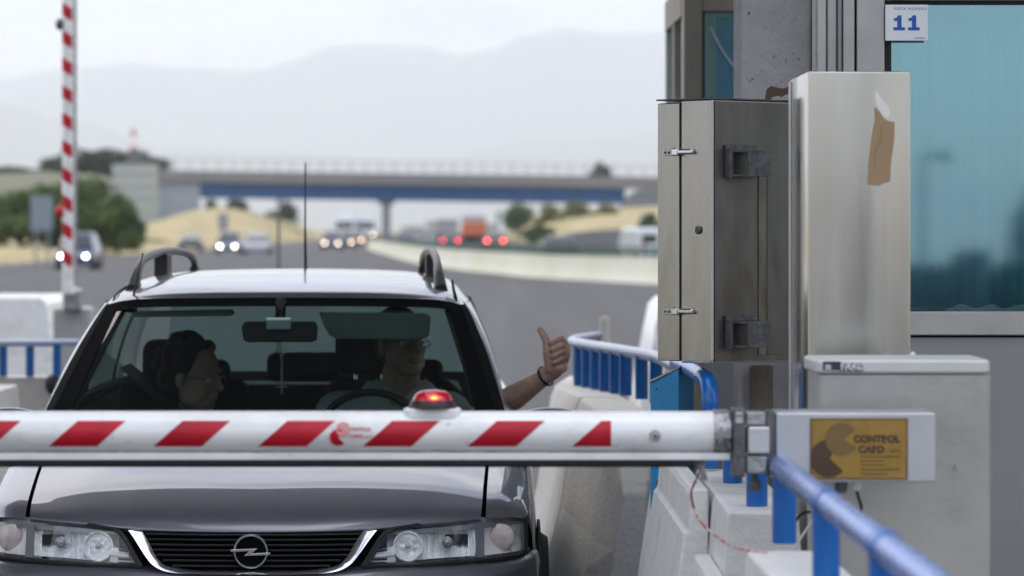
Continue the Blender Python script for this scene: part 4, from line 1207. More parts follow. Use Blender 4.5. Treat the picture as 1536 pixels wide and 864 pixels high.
# hood ------------------------------------------------------------
hood_rows = [
    [(0, .062, .672), (.17, .070, .673), (.335, .100, .676), (.50, .150, .686), (.60, .192, .692), (.685, .245, .696)],
    [(0, .050, .684), (.17, .058, .685), (.335, .090, .688), (.50, .142, .699), (.60, .184, .705), (.685, .238, .708)],
    [(0, .085, .716), (.17, .094, .717), (.335, .120, .719), (.50, .172, .724), (.60, .214, .727), (.687, .262, .727)],
    [(0, .170, .757), (.17, .178, .757), (.335, .200, .757), (.50, .245, .756), (.60, .285, .754), (.690, .330, .751)],
    [(0, .320, .805), (.17, .326, .805), (.335, .342, .803), (.50, .375, .797), (.60, .405, .790), (.693, .440, .781)],
    [(0, .560, .858), (.17, .562, .858), (.335, .570, .855), (.50, .590, .846), (.60, .610, .836), (.700, .640, .822)],
    [(0, .840, .904), (.17, .842, .903), (.335, .846, .899), (.50, .858, .889), (.60, .870, .879), (.706, .885, .864)],
    [(0, 1.07, .934), (.17, 1.075, .933), (.335, 1.09, .929), (.50, 1.12, .919), (.60, 1.14, .909), (.714, 1.17, .896)]]
hn = vnet(hood_rows, True)
co('bonnet', MB().grid(patch(hn, 0.06, 9.94, 0, 7, 60, 56)), MT['paint'], smooth=180)

# fenders and sides ----------------------------------------------
side_rows = [
    [(.695, .245, .706), (.745, .280, .706), (.787, .335, .702), (.818, .410, .690), (.834, .470, .660), (.842, .500, .600), (.850, .540, .56), (.852, .56, .40), (.83, .58, .2)],
    [(.697, .330, .752), (.748, .360, .751), (.793, .410, .742), (.826, .480, .715), (.842, .530, .668), (.850, .560, .600), (.855, .58, .56), (.856, .60, .40), (.83, .62, .2)],
    [(.703, .560, .807), (.752, .580, .806), (.798, .610, .794), (.834, .650, .757), (.850, .680, .690), (.857, .700, .610), (.859, .70, .56), (.858, .72, .40), (.83, .72, .2)],
    [(.712, .880, .864), (.760, .890, .863), (.804, .900, .846), (.840, .920, .797), (.855, .940, .710), (.860, .940, .620), (.862, .94, .56), (.858, .95, .40), (.83, .95, .2)],
    [(.722, 1.20, .905), (.766, 1.21, .904), (.808, 1.22, .884), (.843, 1.23, .827), (.857, 1.24, .730), (.862, 1.24, .630), (.863, 1.24, .56), (.858, 1.24, .40), (.83, 1.24, .2)],
    [(.750, 1.50, .938), (.785, 1.50, .936), (.816, 1.50, .906), (.846, 1.50, .842), (.858, 1.50, .740), (.863, 1.50, .630), (.864, 1.50, .56), (.858, 1.50, .40), (.83, 1.5, .2)],
    [(.766, 2.30, .958), (.795, 2.30, .954), (.822, 2.30, .915), (.848, 2.30, .845), (.859, 2.30, .740), (.863, 2.30, .630), (.864, 2.30, .56), (.858, 2.30, .40), (.83, 2.3, .2)],
    [(.762, 3.20, .972), (.792, 3.20, .968), (.820, 3.20, .925), (.846, 3.20, .850), (.857, 3.20, .740), (.861, 3.20, .630), (.862, 3.20, .56), (.856, 3.20, .40), (.83, 3.2, .2)],
    [(.735, 4.00, .985), (.765, 4.00, .980), (.795, 4.00, .935), (.822, 4.00, .855), (.836, 4.00, .740), (.842, 4.00, .630), (.843, 4.00, .56), (.838, 4.00, .40), (.81, 4.0, .2)],
    [(.68, 4.40, .985), (.705, 4.40, .980), (.735, 4.40, .935), (.765, 4.38, .855), (.79, 4.36, .740), (.80, 4.36, .630), (.80, 4.36, .56), (.80, 4.36, .40), (.77, 4.36, .2)],
    [(.50, 4.47, .985), (.52, 4.475, .980), (.55, 4.48, .935), (.58, 4.49, .855), (.60, 4.50, .740), (.61, 4.51, .630), (.61, 4.52, .56), (.60, 4.52, .40), (.58, 4.5, .2)]]
for sgn in (1, -1):
    net = [[Vector((p[0] * sgn, p[1], p[2])) for p in r] for r in side_rows]
    for nm, a, b, n in (('front_wing', .0, 4.25, 40), ('front_door', 4.28, 6.55, 20), ('rear_door', 6.57, 7.5, 12), ('rear_quarter', 7.52, 10, 24)):
        co(nm, MB().grid(patch(net, 0, 8, a, b, 40, n)), MT['paint'], smooth=180)
co('tailgate', MB().grid([[(x, 4.475 + .02 * (1 - abs(x) / .5), .985) for x in (-.5, 0, .5)], [(x, 4.53, .75) for x in (-.6, 0, .6)], [(x, 4.52, .2) for x in (-.6, 0, .6)]]), MT['paint'])
# bumper ----------------------------------------------------------
bp_plan = [Vector((x, Fx(x), 0)) for x in (0, .1, .2, .33, .42, .5, .6, .68, .75, .79, .815, .835)] + [Vector((.848, .50, 0)), Vector((.853, .56, 0))]
bump_prof = [(.570, .03), (.564, .006), (.557, -.016), (.545, -.030), (.52, -.042), (.47, -.046), (.40, -.04), (.30, -.03), (.20, .0)]
net = []
for z, d in bump_prof:
    r = []
    for i, p in enumerate(bp_plan):
        k = i / (len(bp_plan) - 1)
        nx_ = min(1, (k ** 4) * 1.0)
        zz = z + ((.012 * min(1, max(0, (p.x - .20) / .16)) + .010 * k ** 3) if z > .5 else 0)
        r.append(Vector((p.x - d * nx_ * .25, p.y + d * (1 - .6 * nx_) + .0, zz)))
    net.append([Vector((-q.x, q.y, q.z)) for q in reversed(r[1:])] + r)
co('bumper', MB().grid(patch(net, 0, len(net[0]) - 1, 0, len(net) - 1, 104, 32)), MT['paint'], smooth=180)
# dark engine bay behind everything
co('engine_bay', MB().box((-.64, .21, .18), (.64, 1.05, .66)), MT['dark'], smooth=0)
co('engine_bay', MB().box((-.80, .62, .18), (-.641, 1.05, .64)), MT['dark'], smooth=0)
co('engine_bay', MB().box((.641, .62, .18), (.80, 1.05, .64)), MT['dark'], smooth=0)
co('cowl', MB().grid([[(x, 1.0 + .12 * abs(x / .72) ** 2, .905 - .03 * abs(x / .72) ** 2) for x in [i / 10 * .72 for i in range(-10, 11)]], [(x, 1.24 + .10 * abs(x / .72) ** 2, .915) for x in [i / 10 * .72 for i in range(-10, 11)]]]), MT['black_plastic'])

# grille ----------------------------------------------------------
def gw(z): # half width of the opening at height z
    t = (z - .572) / (.679 - .572)
    pts = [(.0, .19), (.12, .245), (.32, .282), (.70, .309), (1.0, .326)]
    for (a, wa), (b, wb_) in zip(pts, pts[1:]):
        if t <= b: return wa + (wb_ - wa) * max(0, (t - a)) / (b - a)
    return .326
grl = thing  # (alias kept short)
gb_rows = []
for z in (.560, .60, .64, .676):
    gb_rows.append([(x, FY(x, z, .030), z) for x in [i / 16 * .40 for i in range(-16, 17)]])
grille = co('grille', MB().grid(gb_rows), MT['black_gloss'])
for i in range(7):
    z = .583 + i * .0148
    wv = gw(z) - .004
    rows = []
    for x in [wv * k / 20 for k in range(-20, 21)]:
        y = FY(x, z, .004)
        rows.append([(x, y, z + .0028), (x, y - .004, z), (x, y, z - .0028), (x, y + .02, z - .002), (x, y + .02, z + .002)])
    obj('slat', MB().loft(rows), MT['black_plastic'], grille)
outer = [(-.370, .684), (-.352, .662), (-.333, .636), (-.312, .608), (-.287, .583), (-.24, .566), (-.15, .5615), (0, .561)]
inner = [(-.328, .680), (-.315, .662), (-.299, .636), (-.281, .607), (-.255, .585), (-.20, .5745), (-.13, .5705), (0, .570)]
so = spline([(a, b, 0) for a, b in outer], 36); si = spline([(a, b, 0) for a, b in inner], 36)
so += [Vector((-p.x, p.y, 0)) for p in reversed(so[:-1])]; si += [Vector((-p.x, p.y, 0)) for p in reversed(si[:-1])]
rows = []
for a, b in zip(so, si):
    mid = (a + b) / 2
    rows.append([(a.x, FY(a.x, a.y, -.004), a.y), (a.x, FY(a.x, a.y, -.012), a.y), (mid.x, FY(mid.x, mid.y, -.008), mid.y), (b.x, FY(b.x, b.y, .004), b.y), (mid.x, FY(mid.x, mid.y, .018), mid.y)])
co('chrome_surround', MB().loft(rows), MT['chrome'], smooth=50)
# round emblem with the flash
em = MB()
ez = .627; ey = FY(0, ez, -.022)
ringr = []
for i in range(48):
    q = 2 * math.pi * i / 48
    ringr.append([((.0475 + .0042 * math.cos(t)) * math.cos(q), ey + .006 * math.sin(t), ez + (.0475 + .0042 * math.cos(t)) * math.sin(q)) for t in [2 * math.pi * k / 10 for k in range(10)]])
nr_, nc_ = 48, 10
em.add([p for r in ringr for p in r], [(i * nc_ + j, i * nc_ + (j + 1) % nc_, ((i + 1) % nr_) * nc_ + (j + 1) % nc_, ((i + 1) % nr_) * nc_ + j) for i in range(nr_) for j in range(nc_)])
emb = co('emblem', em, MT['chrome'], grille)
def ep(px, py): return ((px - 376) / 508, ez - (py - 827) / 508)
bolt = [ep(*q) for q in ((346, 823.5), (386, 822), (378, 829.5), (405, 828), (405, 831.5), (366, 833), (374, 826), (346, 827))]
obj('flash', MB().prism(bolt, ey - .010, ey - .003, lambda a, b, d: (a, d, b)), MT['chrome'], emb, bevel=.001, smooth=30)
obj('emblem_base', MB().lathe([(0, 0), (.0465, 0), (.0465, .02), (0, .02)], (0, ey + .004, ez), 32, 'Y'), MT['black_gloss'], emb)

# headlights ------------------------------------------------------
def hl_top(x): # top of lamp opening
    pts = [(.36, .678), (.385, .680), (.42, .689), (.5, .6965), (.6, .7015), (.69, .7045), (.80, .700), (.84, .68)]
    for (a, za), (b, zb__) in zip(pts, pts[1:]):
        if x <= b: return za + (zb__ - za) * max(0, x - a) / (b - a)
    return .68
def hl_bot(x): return .582 + max(0, x - .5) * .035
def lampgrid(x0b, x0t, x1, d, top=-.016, bot=.006, nx=40, nz=10, f=None):
    rows = []
    for j in range(nz + 1):
        t = j / nz
        r = []
        xa = x0b + (x0t - x0b) * t
        for i in range(nx + 1):
            x = xa + (x1 - xa) * i / nx
            zl, zh = hl_bot(x) + bot, hl_top(x) + top
            # taper top edge down where the inner edge slants
            z = zl + (zh - zl) * t
            dd = d(x, t) if callable(d) else d
            r.append((x, FY(x, z, dd), z))
        rows.append(r)
    return rows
def mx_(rows, s): return [[(p[0] * s, p[1], p[2]) for p in r] for r in rows]
for s in (1, -1):
    hb = co('headlight', MB().grid(mx_(lampgrid(.325, .375, .815, .075, top=.0, bot=-.006), s)), mat('lamp_housing', (.80, .80, .81), .3, .5) if s > 0 else bpy.data.materials['lamp_housing'], smooth=180)
    # dark opening rim: bottom and inner edge
    rim = MB()
    pts = [(.334, .5795), (.40, .580), (.5, .5805), (.6, .5840), (.7, .5875), (.76, .590), (.80, .5915), (.832, .598)]
    rr_ = []
    for x, z in pts:
        rr_.append([(x * s, FY(x, z, .004), z + .006), (x * s, FY(x, z, -.006), z + .002), (x * s, FY(x, z, -.004), z - .006), (x * s, FY(x, z, .03), z - .006), (x * s, FY(x, z, .03), z + .006)])
    rim.loft(rr_)
    pts = [(.330, .578), (.345, .600), (.362, .628), (.380, .655), (.398, .676), (.425, .687), (.5, .6965)]
    rr_ = []
    for x, z in pts:
        rr_.append([((x - .007) * s, FY(x, z, .002), z + .004), ((x - .001) * s, FY(x, z, -.005), z), ((x + .006) * s, FY(x, z, .0), z - .004), ((x + .004) * s, FY(x, z, .05), z - .002), ((x - .007) * s, FY(x, z, .05), z + .004)])
    rim.loft(rr_)
    obj('rim', rim, MT['black_plastic'], hb)
    # main fluted reflector
    def dmain(x, t):
        k = (x - .49) / .175
        fl = .0040 * math.sin(x * 1250) if (.495 < x < .553 or .605 < x < .662) else .0016 * math.sin(x * 900 + t * 9)
        return .028 + .040 * math.sin(math.pi * min(1, max(0, k))) * (0.4 + .6 * math.sin(math.pi * t)) + fl
    obj('reflector', MB().grid(mx_(lampgrid(.487, .487, .664, dmain, top=-.020, bot=.010, nx=150, nz=14), s)), MT['reflector'], hb, smooth=40)
    # inner round lamp
    zi = .633; xi = .462; yi = FY(xi, zi, .018)
    pr = [(.0, .042), (.012, .040), (.024, .032), (.034, .019), (.040, .004), (.042, -.003), (.045, -.003), (.045, .02)]
    obj('reflector', MB().lathe(pr, (xi * s, yi, zi), 32, 'Y'), MT['reflector'], hb, smooth=50)
    obj('bulb', MB().lathe([(0, -.004), (.008, -.003), (.0095, .002), (.0095, .03), (0, .03)], (xi * s, yi, zi), 16, 'Y'), mat('bulb_glass', (.4, .42, .45), .15, .6) if s > 0 else bpy.data.materials['bulb_glass'], hb)
    obj('reflector', MB().grid(mx_(lampgrid(.352, .375, .425, lambda x, t: .016 + .02 * math.sin(9 * t), top=-.055, bot=.008, nx=12, nz=10), s)), MT['reflector'], hb, smooth=60)
    # main bulb with its shield
    xm = .580; zm = .640; ym = FY(xm, zm, .03)
    obj('bulb', MB().lathe([(0, -.012), (.007, -.011), (.009, -.004), (.009, .02), (0, .02)], (xm * s, ym, zm), 16, 'Y'), bpy.data.materials['bulb_glass'], hb)
    obj('bulb_ring', MB().lathe([(.011, 0), (.0175, -.006), (.0175, .004), (.011, .006)], (xm * s, ym, zm), 22, 'Y'), MT['chrome'], hb)
    obj('bezel', MB().grid(mx_(lampgrid(.40, .40, .80, .020, top=-.014, bot=.088, nx=40, nz=2), s)), MT['silver_trim'], hb)
    obj('bezel', MB().grid(mx_(lampgrid(.665, .665, .690, .012, top=-.016, bot=.006, nx=4, nz=4), s)), MT['silver_trim'], hb)
    # indicator
    xn = .738; zn = .645; yn = FY(xn, zn, .02)
    obj('reflector', MB().grid(mx_(lampgrid(.69, .69, .802, lambda x, t: .03 + .02 * math.sin(math.pi * t), top=-.02, bot=.008, nx=30, nz=10), s)), MT['reflector'], hb, smooth=60)
    obj('indicator', MB().ball((xn * s, yn + .012, zn), (.045, .016, .043), 28, 16), MT['amber'], hb)
    obj('lens', MB().grid(mx_(lampgrid(.338, .398, .812, -.001, top=-.010, bot=.006), s)), MT['lens'], hb, smooth=180)
    co('side_lamp_seal', MB().grid(mx_([[(.812, FY(.812, z, .0), z), (.826, FY(.826, z, .004) + .01, z + .0)] for z in (.59, .62, .65, .68, .698)], s)), MT['black_plastic'])

# windscreen ------------------------------------------------------
ws_rows = [
    [(0, 1.04, .930), (.36, 1.075, .930), (.60, 1.14, .932), (.742, 1.215, .936)],
    [(0, 1.46, 1.135), (.345, 1.49, 1.133), (.565, 1.55, 1.130), (.682, 1.615, 1.122)],
    [(0, 1.88, 1.338), (.33, 1.90, 1.336), (.52, 1.945, 1.330), (.618, 2.00, 1.312)]]
wn = vnet(ws_rows, True)
co('windscreen', MB().grid(patch(wn, 0, 6, 0, 2, 36, 20)), MT['windscreen'], smooth=180)
fo = (0, -.003, .003)
fm = MB()
fm.grid(patch(wn, 0, .50, 0, 2, 4, 24, fo)); fm.grid(patch(wn, 5.50, 6, 0, 2, 4, 24, fo))
fm.grid(patch(wn, .50, 5.50, 1.86, 2.0, 36, 4, fo)); fm.grid(patch(wn, .50, 5.50, 0, .12, 36, 3, fo))
co('windscreen_seal', fm, MT['black_gloss'], smooth=180)

# roof ------------------------------------------------------------
rf_rows = [
    [(0, 1.875, 1.342), (.33, 1.895, 1.340), (.52, 1.94, 1.334), (.60, 1.99, 1.320), (.622, 2.01, 1.310)],
    [(0, 1.93, 1.366), (.33, 1.95, 1.363), (.52, 2.00, 1.352), (.598, 2.06, 1.336), (.630, 2.10, 1.312)],
    [(0, 2.10, 1.392), (.33, 2.11, 1.388), (.51, 2.15, 1.375), (.592, 2.20, 1.355), (.640, 2.22, 1.318)],
    [(0, 2.55, 1.424), (.33, 2.55, 1.418), (.50, 2.57, 1.403), (.585, 2.60, 1.378), (.645, 2.60, 1.322)],
    [(0, 3.10, 1.430), (.33, 3.10, 1.424), (.50, 3.10, 1.408), (.580, 3.10, 1.382), (.643, 3.10, 1.322)],
    [(0, 3.70, 1.415), (.33, 3.70, 1.409), (.49, 3.70, 1.393), (.570, 3.70, 1.366), (.630, 3.70, 1.312)],
    [(0, 4.15, 1.385), (.33, 4.14, 1.378), (.48, 4.12, 1.362), (.550, 4.10, 1.338), (.600, 4.08, 1.300)]]
rn = vnet(rf_rows, True)
co('roof', MB().grid(patch(rn, 0, 8, 0, 6, 64, 60)), MT['paint'], smooth=180)
co('headliner', MB().grid(patch(rn, 0.25, 7.75, 0.15, 6, 24, 20, (0, .01, -.03))), MT['headliner'], smooth=180)
for s in (1, -1):
    ln = [(.602 * s, 2.02, 1.3225), (.5995 * s, 2.07, 1.3425), (.594 * s, 2.2, 1.3585), (.587 * s, 2.6, 1.3805), (.582 * s, 3.1, 1.3845), (.572 * s, 3.7, 1.3685), (.552 * s, 4.1, 1.340)]
    co('roof_seam', MB().tube(spline(ln, 30), .0035, 6), MT['black_gloss'])

trimm = mat('pillar_trim', (.10, .115, .105), .8)
# pillars and side glass -----------------------------------------
def sidept(y, t, s=1):
    """t 0 beltline .. 1 roof edge"""
    kx = max(0, y - 3.0) * .055
    xb, xt = .772 - kx * .5, .650 - kx * .5
    zb__, zt_ = .950 + .012 * (y - 1.5), 1.322 - max(0, y - 3.1) ** 2 * .015
    x = xb + (xt - xb) * t + .018 * math.sin(math.pi * t)
    return Vector((x * s, y, zb__ + (zt_ - zb__) * t))
def skew(ya, yb, t): return ya + (yb - ya) * t
def sgrid(b0, b1, t0, t1, s, ta=0, tb_=1, n=6, off=0):
    rows = []
    for j in range(n + 1):
        t = ta + (tb_ - ta) * j / n
        ya, yb = skew(b0, t0, t), skew(b1, t1, t)
        rows.append([sidept(ya + (yb - ya) * i / 5, t, s) + Vector((off * s, 0, 0)) for i in range(6)])
    return rows
for s in (1, -1):
    # A pillar
    rows = []
    for j in range(21):
        t = j / 20
        a = surf(wn, 6 if s > 0 else 0, 2 * t)
        b = sidept(skew(1.50, 2.26, t), t, s)
        m1 = a * .66 + b * .34 + Vector((.014 * s, -.012, .012)); m2 = a * .33 + b * .67 + Vector((.016 * s, -.008, .010))
        kb = max(0.0, 1 - t) ** .5
        m0 = a * .78 + b * .22 + Vector((.008 * s, -.010, .010)) * kb
        m1 = a * .56 + b * .44 + Vector((.014 * s, -.012, .012)) * kb; m2 = a * .30 + b * .70 + Vector((.016 * s, -.008, .010)) * kb
        rows.append([a + Vector((-.012 * s, .0, -.004)), a + Vector((0, -.004, .004)), m0, m1, m2, b, b + Vector((-.03 * s, .01, 0))])
    net = [[r[1], r[1], r[1], r[1], r[5]] for r in rows]
    co('pillar_seal', MB().grid([r[:4] for r in rows]), MT['black_gloss'], smooth=60)
    co('door_pillar', MB().grid([r[3:] for r in rows]), MT['paint'], smooth=60)
    rows = [[r[0] + Vector((-.02 * s, .04, -.01)), r[4] + Vector((-.035 * s, .06, -.005))] for r in net]
    co('pillar_trim', MB().grid(rows), trimm, smooth=60)
    rows = [[r[0] + Vector((-.006 * s, .012, -.01)), r[0] + Vector((-.060 * s, .07, -.02))] for r in net]
    co('pillar_trim', MB().grid(rows), trimm, smooth=60)
    # window frames
    co('window_frame', MB().grid(sgrid(1.50, 1.56, 2.26, 2.34, s, off=.002)), MT['black_plastic'], smooth=60)
    co('window_frame', MB().grid(sgrid(2.72, 2.84, 2.72, 2.84, s, off=.002)), MT['black_plastic'], smooth=60)
    co('window_frame', MB().grid(sgrid(3.58, 3.70, 3.52, 3.64, s, off=.002)), MT['black_plastic'], smooth=60)
    co('window_frame', MB().grid(sgrid(4.16, 4.36, 3.96, 4.10, s, off=.002)), MT['paint'], smooth=60)
    co('window_frame', MB().grid(sgrid(1.62, 4.30, 2.38, 4.10, s, .90, 1.0, 2, off=.0035)), MT['black_plastic'], smooth=60)
    co('window_frame', MB().grid(sgrid(1.50, 4.30, 2.26, 4.10, s, -.08, .04, 2, off=.003)), MT['black_plastic'], smooth=60)
    if s < 0:
        co('side_window', MB().grid(sgrid(1.56, 2.72, 2.34, 2.72, s, .03, .91)), MT['side_glass'], smooth=180)
    else:  # driver's window wound most of the way down
        co('side_window', MB().grid(sgrid(1.57, 2.72, 1.69, 2.72, s, .0, .05, 1)), MT['side_glass'], smooth=180)
    co('side_window', MB().grid(sgrid(2.84, 3.58, 2.84, 3.52, s, .03, .91)), MT['side_glass'], smooth=180)
    co('side_window', MB().grid(sgrid(3.70, 4.18, 3.64, 3.98, s, .03, .91)), MT['side_glass'], smooth=180)
    # dark door linings and floor
    co('door_lining', MB().grid([[(.745 * s, 1.2, .93), (.745 * s, 2.8, .945), (.70 * s, 4.3, .96)], [(.70 * s, 1.2, .6), (.70 * s, 2.8, .6), (.66 * s, 4.3, .6)], [(.70 * s, 1.2, .25), (.70 * s, 2.8, .25), (.66 * s, 4.3, .25)]]), MT['liner'], smooth=60)
# rear window
rg = [[(x * .60 / .6, 4.12 + .03 * (1 - (x / .6) ** 2), 1.345 - .02 * (x / .6) ** 2) for x in [i / 6 * .56 for i in range(-6, 7)]],
      [(x * 1.1, 4.40 + .05 * (1 - (x / .6) ** 2), .985) for x in [i / 6 * .56 for i in range(-6, 7)]]]
co('rear_window', MB().grid(rg), MT['side_glass'], smooth=180)
co('cabin_floor', MB().box((-.68, 1.0, .16), (.68, 4.3, .22)), MT['liner'], smooth=0)
co('dashboard', MB().grid([[(x, 1.10 + .12 * abs(x / .7) ** 2, .905) for x in [i / 8 * .72 for i in range(-8, 9)]], [(x, 1.55, .925 + (.02 if .15 < x < .55 else 0)) for x in [i / 8 * .72 for i in range(-8, 9)]],
                          [(x, 1.72, .90) for x in [i / 8 * .72 for i in range(-8, 9)]], [(x, 1.74, .5) for x in [i / 8 * .72 for i in range(-8, 9)]]]), MT['liner'], smooth=60)
# seats
def rslab(cx, cy_, cz, w_, d_, h_, lean=0, r=.04):
    mb = MB()
    mb.box((-w_ / 2, -d_ / 2, -h_ / 2), (w_ / 2, d_ / 2, h_ / 2))
    M_ = Matrix.Translation((cx, cy_, cz)) @ Matrix.Rotation(-lean, 4, 'X')
    mb.v = [tuple(M_ @ Vector(v)) for v in mb.v]
    return mb
for sx_ in (.36, -.40):
    st = co('front_seat', rslab(sx_, 2.62, .72, .48, .14, .62, R(14)), MT['seat'], bevel=.05, seg=4)
    obj('seat_cushion', rslab(sx_, 2.25, .42, .50, .52, .16), MT['seat'], st, bevel=.05, seg=3)
    hx = sx_ - .085 if sx_ > 0 else sx_ - .04
    obj('headrest', rslab(hx, 2.78, 1.135 if sx_ > 0 else 1.085, .25, .10, .19 if sx_ > 0 else .17, R(10)), MT['seat'], st, bevel=.045, seg=4)
    for q in (-.05, .05): obj('headrest_post', MB().tube([(hx + q, 2.76, 1.0), (hx + q, 2.78, 1.08)], .006, 6), MT['chrome'], st)
rs = co('rear_seat', rslab(0, 3.45, .70, 1.24, .14, .55, R(14)), MT['seat'], bevel=.05, seg=3)
obj('headrest', rslab(.005, 3.62, 1.035, .31, .09, .115, R(8)), MT['seat'], rs, bevel=.035, seg=3)
obj('headrest', rslab(-.42, 3.62, 1.0, .25, .09, .13, R(8)), MT['seat'], rs, bevel=.035, seg=3)
obj('headrest', rslab(.42, 3.62, 1.0, .25, .09, .13, R(8)), MT['seat'], rs, bevel=.035, seg=3)
co('load_cover', MB().grid([[(-.62, 3.72, .93), (.62, 3.72, .93)], [(-.60, 4.38, .95), (.60, 4.38, .95)]]), MT['liner'])
# belt post on passenger side and seat belt
def carpt(px, py, yl): # local point at a local depth
    p = P(px, py, CY + yl); return Vector((p.x - CX, yl, p.z))
co('seat_belt', MB().grid([[carpt(180, 552, 2.55), carpt(196, 545, 2.55)], [carpt(215, 585, 2.42), carpt(230, 572, 2.42)], [carpt(250, 620, 2.35), carpt(272, 612, 2.35)], [carpt(272, 640, 2.33), carpt(294, 632, 2.33)]]), MT['rubber'], smooth=180, solid=.003)
# steering wheel
wc = Vector((.300, 1.95, .838)); tl = R(-24)
swr = MB(); rws = []
for i in range(48):
    q = 2 * math.pi * i / 48
    ring = []
    for k in range(10):
        t = 2 * math.pi * k / 10
        rr_ = .185 + .014 * math.cos(t)
        v = Vector((rr_ * math.cos(q), .014 * math.sin(t), rr_ * math.sin(q)))
        v = Matrix.Rotation(tl, 3, 'X') @ v
        ring.append(wc + v)
    rws.append(ring)
rws.append(rws[0])
swr.loft(rws, cap=False)
sw_ = co('steering_wheel', swr, MT['black_plastic'])
obj('hub', MB().lathe([(0, -.02), (.05, -.02), (.07, 0), (.07, .03), (0, .05)], tuple(wc), 20, 'Y'), MT['black_plastic'], sw_)
for a in (0, 180, 270):
    v = Matrix.Rotation(tl, 3, 'X') @ Vector((.18 * math.cos(R(a)), 0, .18 * math.sin(R(a))))
    obj('spoke', MB().tube([wc, wc + v], .016, 8), MT['black_plastic'], sw_)
# sun visor, mirror, tag, pendant
vis = MB()
vp = [(478, 468), (640, 470), (646, 476), (644, 503), (632, 509), (505, 508), (494, 503), (484, 486)]
A = [carpt(a, b, 1.86 + (b - 468) * .001) for a, b in vp]; B = [p + Vector((0, .018, 0)) for p in A]
n = len(A)
vis.add(A + B, [tuple(range(n)), tuple(range(2 * n - 1, n - 1, -1))] + [(i, i + n, (i + 1) % n + n, (i + 1) % n) for i in range(n)])
co('sun_visor', vis, MT['headliner'], bevel=.005)
vp = [(196, 468), (345, 465), (350, 470), (346, 474), (200, 476)]
A = [carpt(a, b, 1.92) for a, b in vp]; B = [p + Vector((0, .12, .0)) for p in A]; n = len(A)
co('sun_visor', MB().add(A + B, [tuple(range(n)), tuple(range(2 * n - 1, n - 1, -1))] + [(i, i + n, (i + 1) % n + n, (i + 1) % n) for i in range(n)]), MT['headliner'], bevel=.004)
mc = carpt(420, 497, 1.78)
mir = co('inner_mirror', MB().prism([(-.125, -.030), (-.132, .012), (-.122, .034), (.122, .034), (.130, .012), (.126, -.030), (.110, -.037), (-.110, -.037)], -.02, .02, lambda a, b, d: (mc.x + a, mc.y + d, mc.z + b)), MT['black_plastic'], bevel=.006, seg=3)
obj('stalk', MB().tube([(mc.x, mc.y + .0, mc.z + .03), (mc.x, mc.y + .05, mc.z + .075), (mc.x, mc.y + .06, mc.z + .11)], .018, 8), MT['black_plastic'], mir)
obj('toll_tag', MB().box((mc.x - .045, mc.y - .045, mc.z + .008), (mc.x + .040, mc.y - .024, mc.z + .048)), mat('pale_tag', (.48, .60, .60), .5), mir, bevel=.003)
pc = carpt(422, 515, 1.80)
pend = co('pendant', MB().tube([pc, carpt(423, 548, 1.80)], .0014, 6), mat('pendant_metal', (.30, .28, .24), .4, .7), mir)
pend.parent = car
obj('cord', MB().tube(spline([carpt(414, 512, 1.80), carpt(420, 530, 1.80), carpt(423, 533, 1.80), carpt(427, 528, 1.80), carpt(428, 513, 1.80)], 14), .0012, 5), MT['letter_white'], pend)
obj('bead', MB().ball(carpt(422, 536, 1.80), (.0045, .004, .009), 10, 8), bpy.data.materials['pendant_metal'], pend)
obj('cross', MB().box(tuple(carpt(421, 591, 1.80)), tuple(carpt(424, 540, 1.80) + Vector((0, .003, 0)))).box(tuple(carpt(415, 581.5, 1.80)), tuple(carpt(430, 579, 1.80) + Vector((0, .003, 0)))), bpy.data.materials['pendant_metal'], pend, smooth=0)

# roof rails ------------------------------------------------------
railm = mat('rail_grey', (.16, .155, .15), .45, .3, bump=.05, bscale=200)
for s in (1, -1):
    pts = spline([(.545 * s, 2.16, 1.365), (.537 * s, 2.22, 1.42), (.530 * s, 2.36, 1.462), (.520 * s, 2.62, 1.482), (.505 * s, 3.10, 1.494), (.480 * s, 3.6, 1.488), (.462 * s, 3.86, 1.462), (.456 * s, 3.98, 1.40)], 46)
    rr_ = [.024 - .0105 * min(1, i / 12) for i in range(47)]
    rr_[-1] = .018
    rl = co('roof_rail', MB().tube(pts, rr_, 14, flat=1.15), railm)
    obj('rail_foot', MB().loft([[(x * s, y, z) for x, y in ((.485, 2.92), (.535, 2.92), (.53, 3.06), (.48, 3.06))] for z, in ((1.395,), (1.485,))]), MT['black_plastic'], rl, bevel=.006)
    obj('rail_foot', MB().loft([[(x * s, y, 1.355) for x, y in ((.515, 2.13), (.575, 2.13), (.565, 2.30), (.515, 2.30))], [(x * s, y, 1.385) for x, y in ((.525, 2.16), (.560, 2.16), (.555, 2.27), (.522, 2.27))]]), MT['black_plastic'], rl, bevel=.006)
    obj('rail_foot', MB().loft([[(x * s, y, 1.37) for x, y in ((.435, 3.88), (.485, 3.88), (.475, 4.02), (.435, 4.02))], [(x * s, y, 1.43) for x, y in ((.445, 3.90), (.475, 3.90), (.470, 3.99), (.443, 3.99))]]), MT['black_plastic'], rl, bevel=.006)
